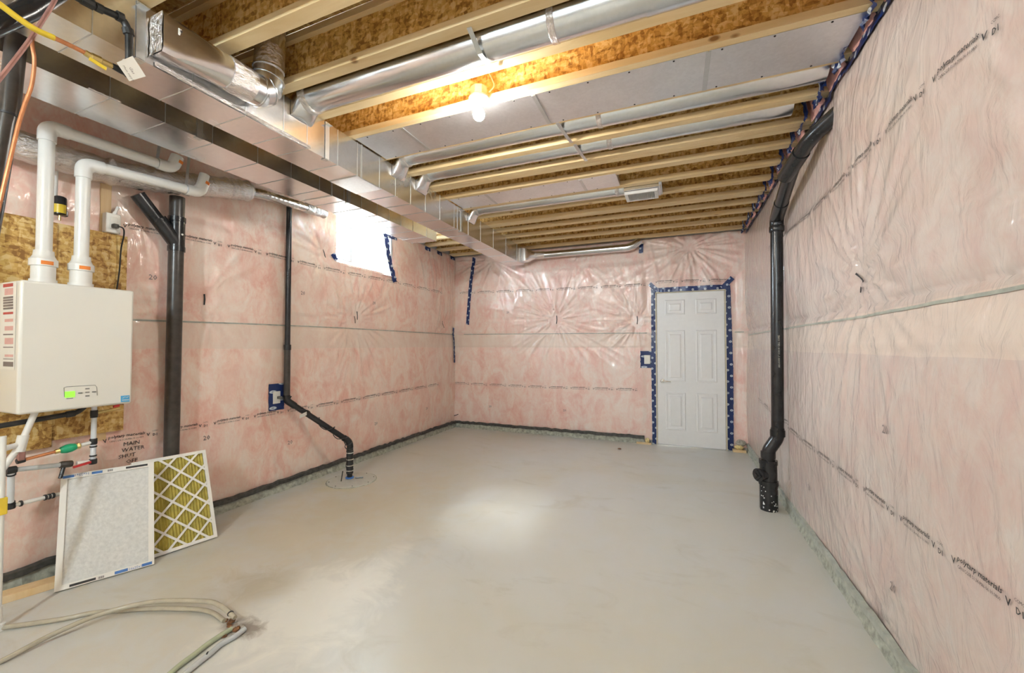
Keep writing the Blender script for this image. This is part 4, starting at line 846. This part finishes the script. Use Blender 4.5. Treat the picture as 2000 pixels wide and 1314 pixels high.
# ------------------------------------------------------------------ furnace filters leaning at the left wall
def filt(label, B, E_, tilt, kind):
    B, E_ = Vector(B), Vector(E_); d = (E_ - B).normalized(); wd = .40; h = .61; n = Vector((-d.y, d.x, 0)); U = Vector((0, 0, math.cos(R(tilt)))) + n * math.sin(R(tilt)); nb = d.cross(U).normalized()
    f_ = -nb if nb.dot(Vector((1, -.3, 0))) < 0 else nb     # towards the room
    o = thing('furnace_filter', label, 'filter', tuple(B + d * wd / 2)); th = .022; B0 = B - f_ * th + Vector((0, 0, th * math.sin(R(tilt))))
    def fr(w): 
        m_ = MB(); m_.obox(B0, d * wd, U * w, f_ * th); m_.obox(B0 + U * (h - w), d * wd, U * w, f_ * th); m_.obox(B0 + U * w, d * w, U * (h - 2 * w), f_ * th); m_.obox(B0 + U * w + d * (wd - w), d * w, U * (h - 2 * w), f_ * th); return m_
    T0 = B0 + f_ * (th + .0006)
    if kind == 'fibre':
        cf = fr(.026).build('card_frame', 'filter_card', o, smooth=0)
        vs = []; fs = []; n_ = 26
        for i in range(n_ + 1):
            for j in range(n_ + 1): vs.append(B0 + d * (.024 + (wd - .048) * i / n_) + U * (.024 + (h - .048) * j / n_) + f_ * (th * .55 + .0015 * random.random()))
        for i in range(n_):
            for j in range(n_): fs.append((i * (n_ + 1) + j, (i + 1) * (n_ + 1) + j, (i + 1) * (n_ + 1) + j + 1, i * (n_ + 1) + j + 1))
        m_ = MB(); m_.v = vs; m_.f = fs; m_.obox(B0 + d * .02 + U * .02 + f_ * .002, d * (wd - .04), U * (h - .04), f_ * .006); m_.build('fibre_pad', 'filter_fibre', o, smooth=60)
        pr = MB()
        for a, b in ((.0, .045), (.115, .045)): pr.obox(T0 + U * (h - .020) + d * (.008 + a), d * b, U * .014, f_ * .0004)
        for a, b in ((.23, .055), (.345, .045)): pr.obox(T0 + U * .004 + d * a, d * b, U * .015, f_ * .0004)
        pr.build('blue_print', 'blue_ink', cf, smooth=0)
        t_ = MB(); write(t_, '16x25x1', T0 + U * (h - .004) + d * .114, -d, -U, .020, width=.058); write(t_, '16x25x1', T0 + U * .005 + d * .287, d, U, .018, width=.056); t_.build('size_lettering', 'blue_ink', cf, smooth=0)
        k_ = MB(); k_.obox(T0 + U * (h - .019) + d * .27, d * .10, U * .012, f_ * .0004); k_.obox(T0 + U * .005 + d * .055, d * .10, U * .012, f_ * .0004)
        for q in range(6): k_.obox(T0 + U * .004 + d * (.165 + q * .004), d * .002, U * .012, f_ * .0004); k_.obox(T0 + U * (h - .019) + d * (.19 + q * .004), d * .002, U * .012, f_ * .0004)
        k_.build('black_print', 'ink', cf, smooth=0)
    else:
        fr(.020).build('card_frame', 'filter_card', o, smooth=0)
        rings = []; npl = 21
        for i in range(2 * npl + 1):
            p = B0 + d * (.016 + (wd - .032) * i / (2 * npl)) + f_ * (th * (.82 if i % 2 else .25)); rings.append([p + U * .016, p + U * (h - .016)])
        MB().loft(rings, False, False).build('pleated_media', 'pleat', o, smooth=0)
        MB().obox(B0 + d * .014 + U * .014 + f_ * .001, d * (wd - .028), U * (h - .028), f_ * .002).build('back_mesh', 'filter_card', o, smooth=0)
        sp = .122
        for sgn in (1, -1):
            for k in range(-8, 16):
                # diagonal strips clipped to the inside of the frame
                c = k * sp; x0, x1 = .012, wd - .012; sl = 1.0 * sgn; pts = []
                ya_, yb_ = c + sl * x0, c + sl * x1; lo, hi = .012, h - .012; xa, xb = x0, x1
                if sl > 0: xa = max(xa, (lo - c) / sl); xb = min(xb, (hi - c) / sl)
                else: xa = max(xa, (hi - c) / sl); xb = min(xb, (lo - c) / sl)
                if xb - xa < .02: continue
                p0 = T0 - f_ * .0035 + d * xa + U * (c + sl * xa); p1 = T0 - f_ * .0035 + d * xb + U * (c + sl * xb); dr_ = (p1 - p0).normalized(); nr_ = f_.cross(dr_)
                MB().obox(p0 - nr_ * .0065, p1 - p0, nr_ * .013, f_ * (.003 + .0003 * sgn)).build('lattice_strip', 'filter_card', o, smooth=0)
    return o
filt('white fibre furnace filter with blue print, leaning in front', (-3.084, 1.088, 0), (-2.929, 1.446, 0), 21, 'fibre')
filt('pleated yellow furnace filter with diamond lattice, leaning behind the white one', (-3.024, 1.434, 0), (-2.938, 1.825, 0), 23, 'pleat')

# ------------------------------------------------------------------ water lines under the heater
wx = -3.20
def W_(u, v, x=wx): return P(u, v, x=x)
wl = thing('water_line', 'white PEX water line with black rings and valves under the heater', 'pipe', tuple(W_(186, 850)))
def prun(pts, r, mat, nm='pipe', fl=.02): return MB().tube(fillet([Vector(p) for p in pts], fl, 5), r, 14).build(nm, mat, wl)
r1 = [Vector((wx, W_(184, 800).y, hz0 - .001)), W_(186, 900)]; r1[1].y = r1[0].y; prun(r1, .0125, 'pex_white', 'riser')
def rings_at(p, q, fr_, r=.0165, w=.008):
    p, q = Vector(p), Vector(q)
    for f in fr_: ring('crimp_ring', p.lerp(q, f), q - p, r, w, 'black_rubber', wl, 16)
rings_at(*r1, (.12, .17, .22, .62, .68, .74, .90))
ring('tee', r1[0].lerp(r1[1], .155), (0, 0, 1), .017, .035, 'black_rubber', wl); ring('tee', r1[0].lerp(r1[1], .65), (0, 0, 1), .017, .035, 'black_rubber', wl); ring('elbow_fitting', r1[1], (0, 0, 1), .018, .03, 'black_rubber', wl)
tq = r1[0].lerp(r1[1], .155); dv = MB().tube([tq, tq + Vector((0, .05, .004)), tq + Vector((0, .12, .012))], [.009, .008, .007], 12).build('drain_valve', 'brass', wl); MB().obox(tq + Vector((.0, .085, .02)), (.012, 0, 0), (0, .028, .004), (0, 0, .014)).build('red_cap', 'red_plastic', dv, smooth=0)
g1 = r1[0].lerp(r1[1], .66); g2 = Vector((wx, W_(40, 905).y, g1.z - .035)); 
prun([g1, g1.lerp(g2, .22)], .0105, 'pvc_white'); gv = MB().lathe(g1.lerp(g2, .56), g1 - g2, [(0, .013), (.035, .013), (.036, .019), (.055, .019), (.058, .014)], 8).build('valve_body', 'brass', wl)
MB().lathe(g1.lerp(g2, .37), g1 - g2, [(-.038, .010), (-.03, .018), (-.01, .024), (.01, .024), (.03, .018), (.038, .010)], 18).build('green_check_valve', 'green_plastic', wl); ring('union_nut', g1.lerp(g2, .24), g1 - g2, .018, .022, 'brass', wl, 6)
prun([g1.lerp(g2, .55), g2], .0085, 'copper'); ring('elbow_fitting', g2, g1 - g2, .014, .03, 'black_rubber', wl); box('copper_stub', (g2.x - .014, g2.y - .014, g2.z), (g2.x + .014, g2.y + .014, g2.z + .055), 'copper_dull', wl, .004)
h1 = r1[1]; h2 = W_(22, 918); h3 = W_(20, 988, -3.275); h4 = W_(125, 962, -3.315)
prun([h1, h1.lerp(h2, .22)], .0105, 'pvc_white'); bv = ring('ball_valve', h1.lerp(h2, .36), h1 - h2, .019, .05, 'abs_brown', wl, 8); hv = h1.lerp(h2, .20)
MB().obox(hv + Vector((.018, -.03, -.020)), (.010, 0, 0), (0, .075, .010), (0, 0, .012)).build('red_handle', 'red_plastic', bv, smooth=0); MB().tube([h1.lerp(h2, .38), h1.lerp(h2, .42) + Vector((.02, -.01, -.07))], .009, 10).build('valve_stem', 'abs_black', bv)
prun([h1.lerp(h2, .40), h2], .0125, 'grey_hose'); ring('elbow_fitting', h2, (0, 1, 0), .019, .035, 'black_rubber', wl); prun([h2, h3], .0135, 'pex_white', 'drop'); rings_at(h2, h3, (.12, .9), .0175); ring('elbow_fitting', h3, (0, 0, 1), .019, .03, 'black_rubber', wl)
h5 = Vector((-3.315, h4.y + .10, h4.z)); prun([h3, h5], .0105, 'pvc_white'); rings_at(h3, h5, (.12, .42, .47, .52, .78), .016, .009)
gp = thing('gas_pipe', 'black iron gas pipe running level under the water heater', 'pipe', tuple(P(80, 820, x=-3.14)))
pa, pb = P(-60, 842, x=-3.12), P(150, 806, x=-3.12); MB().tube(fillet([pa, pb, (pb.x, pb.y + .03, hz0 - .002)], .03, 6), .0135, 14).build('pipe', 'iron', gp); ring('coupling', pa.lerp(pb, .93), pb - pa, .018, .035, 'iron', gp)
cp = thing('condensate_pipe', 'white plastic condensate pipe slanting down under the heater', 'pipe', tuple(P(40, 880, x=-3.08)))
ca, cb, cd = P(68, 812, x=-3.09), P(40, 868, x=-3.09), P(-12, 940, x=-3.09); ca.z = hz0 - .001
MB().tube([ca, cb, cd], .0135, 14).build('pipe', 'pvc_white', cp); MB().tube([cb.lerp(ca, .1) + Vector((0, .005, .03)), cb + Vector((0, -.004, -.035))], .021, 14).build('tee', 'pvc_white', cp); MB().tube([cb + Vector((0, -.01, .0)), cb + Vector((.02, -.06, -.005))], .014, 12).build('nozzle', 'pvc_white', cp)
# white post with yellow clip at the frame edge
ep = thing('white_pipe', 'upright white plastic pipe with yellow clip at the left edge', 'pipe', (-2.93, .845, 0))
p_ = P(2, 1000, x=-2.93); MB().tube([(-2.93, p_.y, .10), (-2.93, p_.y, .90)], .011, 14).build('pipe', 'pvc_white', ep)
c_ = P(4, 988, x=-2.93); MB().obox((c_.x - .015, c_.y - .02, c_.z - .04), (.03, 0, 0), (0, .034, 0), (0, 0, .08)).build('yellow_clip', 'yellow_plastic', ep, smooth=0, bevel=.004)
MB().lathe((-2.93, p_.y, 0), (0, 0, 1), [(0, .024), (.03, .024), (.034, .014), (.11, .013)], 16).build('foot', 'pvc_white', ep)
a_, b_ = P(0, 1182, z=0), P(104, 1150, z=0); dr_ = (b_ - a_).normalized(); n_ = Vector((-dr_.y, dr_.x, 0))
tag(MB().obox(a_ - dr_ * .4, dr_ * .59, n_ * .089, (0, 0, .038)).build('timber_plank', 'stud_wood', bevel=.002), 'short timber plank lying flat on the floor beside the filters', 'timber')

# ------------------------------------------------------------------ pipes in the near top-left corner
bp = thing('drain_pipe', 'black ABS pipe hanging between the two trunk ducts at left edge', 'pipe', (-2.45, .70, 1.9))
tp_ = P(33, 70, x=-2.45); bt_ = P(-40, 540, x=-2.45)
MB().tube([(-2.45, tp_.y + .004, 2.77), tp_, P(17, 220, x=-2.45), P(-14, 400, x=-2.45), bt_], .030, 20).build('pipe', 'abs_brown', bp); cl = P(17, 225, x=-2.45); ring('cable_tie', cl, tp_ - bt_, .0325, .012, 'black_rubber', bp)
tag(MB().tube([P(-40, 62, x=-2.045), P(52, 22, x=-2.045), P(128, -28, x=-2.045)], .030, 18).build('overhead_pipe', 'abs_black'), 'black ABS pipe crossing under the trunk duct in the top left corner', 'pipe')
tag(MB().tube(bez([P(120, -28, x=-1.985), P(104, 6, x=-1.985), P(78, 48, x=-1.985), P(55, 82, x=-1.985), P(20, 128, x=-1.985), P(-14, 170, x=-1.985)], 6), .006, 10).build('copper_tube', 'copper_dull'), 'dull pinkish copper tube slanting across the top left corner', 'tube')
tag(MB().tube(bez([P(64, 52, x=-2.36), P(63, 85, x=-2.37), P(67, 120, x=-2.38), P(62, 165, x=-2.39), P(48, 205, x=-2.40), P(37, 240, x=-2.40), P(26, 285, x=-2.40), P(14, 335, x=-2.40), P(-6, 420, x=-2.40)], 6), .0065, 10).build('copper_tube', 'copper'), 'bright copper tube tied along the black pipe at left edge', 'tube')
gx_ = -1.94
gl_ = thing('gas_line', 'yellow coated gas tube with brass valve, joined to black iron pipe', 'pipe', tuple(P(165, 105, x=gx_)))
G = lambda u, v, dx=0: P(u, v, x=gx_ + dx)
MB().tube(bez([G(-30, -10), G(0, 9), G(35, 35), G(70, 58), G(106, 74)], 5), .0095, 14).build('coated_tube', 'yellow_plastic', gl_); MB().tube([G(104, 73), G(140, 90), G(168, 104)], .0075, 12).build('copper_tube', 'copper', gl_)
MB().tube([G(165, 102), G(176, 109), G(178, 110), G(196, 118), G(198, 119), G(219, 129)], [.011, .011, .014, .014, .011, .010], 8).build('valve_body', 'brass', gl_); v_ = G(172, 117, .014); w_ = G(206, 138, .016)
MB().obox(v_, w_ - v_, (.0, .003, .012), (.006, 0, 0)).build('valve_handle', 'yellow_plastic', gl_, smooth=0, bevel=.002); MB().tube([G(218, 128), G(236, 137), G(248, 142)], [.010, .013, .013], 12).build('union', 'iron', gl_)
ip = gl_
MB().tube(fillet([G(120, -22), G(165, 3), G(240, 36), G(252, 62), G(253, 142)], [0, .02, .03, .03, 0], 6), .0125, 14).build('pipe', 'iron', ip)
for (u0, v0, u1, v1, rr) in ((158, -3, 182, 10, .018), (186, 12, 200, 19, .016), (228, 30, 240, 36, .018), (249, 56, 252, 68, .0175), (253, 120, 253, 150, .017)): MB().tube([G(u0, v0), G(u1, v1)], rr, 10).build('fitting', 'iron', ip)
MB().tube([G(246, 142), G(253, 142)], .014, 12).build('tee_end', 'iron', ip)
A_, B_, C2, D_ = G(228, 122, .03), G(259, 109, .03), G(285, 149, .03), G(253, 158.5, .03)
tgp = thing('paper_tag', 'white handwritten tag hanging from the gas valve', 'tag', tuple((A_ + C2) / 2)); m_ = MB(); vs = [A_, B_, C2, D_]; m_.add(vs, [(0, 1, 2, 3)]); m_.add([p - Vector((.0012, 0, 0)) for p in vs], [(3, 2, 1, 0)]); m_.f += [(i, i + 4, (i + 1) % 4 + 4, (i + 1) % 4) for i in range(4)]; m_.build('card', 'paper', tgp, smooth=0)
m_ = MB(); ex = (C2 - B_).normalized(); ey = (B_ - A_).normalized()
write(m_, 'Gas', A_ + (C2 - B_) * .35 + ey * .030 + Vector((.0008, 0, 0)), ex, ey, .015, shear=.3); write(m_, 'Main supply', A_ + (C2 - B_) * .2 + ey * .012 + Vector((.0008, 0, 0)), ex, ey, .011, shear=.3); m_.build('handwriting', 'ink_faint', tgp, smooth=0)
MB().tube([A_.lerp(B_, .5), G(240, 116, .03), G(240, 135, .012)], .0012, 5).build('string', 'paper', tgp)

# ------------------------------------------------------------------ broken spot and hoses on the floor
pc = P(458, 1222, z=0); pt = thing('broken_floor', 'rusty broken hole in the concrete where the hoses end', 'hole', (pc.x, pc.y, 0)); rgq = np.random.RandomState(8)
for k in range(16):
    a = rgq.rand() * 2 * PI; rr = .015 + .07 * rgq.rand(); s_ = .006 + .010 * rgq.rand()
    lump('rubble', (pc.x + rr * 1.3 * math.cos(a), pc.y + rr * .8 * math.sin(a), s_ * .35), (s_ * 1.3, s_, s_ * .55), 'rust' if k % 2 else 'rubble', pt, 60 + k, 7, 5)
def hose(label, pts, r, mat, clips=()):
    o = thing('drain_hose', label, 'hose', tuple(pts[-1])); MB().tube(bez(pts, 8), r, 12).build('hose', mat, o)
    for c, d in clips: ring('cable_tie', c, d, r + .003, .006, 'black_rubber', o, 12)
    return o
Z_ = lambda u, v, z=.012: P(u, v, z=z)
e_ = Z_(455, 1206, .02)
hose('beige plastic hose arching highest across the floor to the broken spot', [Z_(-60, 1312), Z_(0, 1292), Z_(100, 1240, .03), Z_(200, 1198, .045), Z_(300, 1175, .055), Z_(400, 1174, .06), Z_(432, 1184, .055), Z_(459, 1206, .036)], .0105, 'nylon_hose', [(Z_(450, 1198, .043), (1, -.5, -.3))])
hose('lower beige plastic hose lying flat beside the arching one', [Z_(-60, 1235), Z_(0, 1226), Z_(120, 1209), Z_(180, 1197), Z_(260, 1190), Z_(340, 1188), Z_(405, 1193), Z_(438, 1212)], .0105, 'nylon_hose')
hose('grey plastic hose running from the broken spot towards the camera', [Z_(478, 1228), Z_(458, 1243), Z_(432, 1258), Z_(408, 1278), Z_(375, 1304), Z_(330, 1345)], .0115, 'grey_hose', [(Z_(405, 1280), (1, .8, 0))])
hose('pale green hose lying against the grey one', [Z_(452, 1228), Z_(432, 1240), Z_(405, 1258), Z_(382, 1276), Z_(345, 1304), Z_(300, 1345)], .0105, 'green_hose')
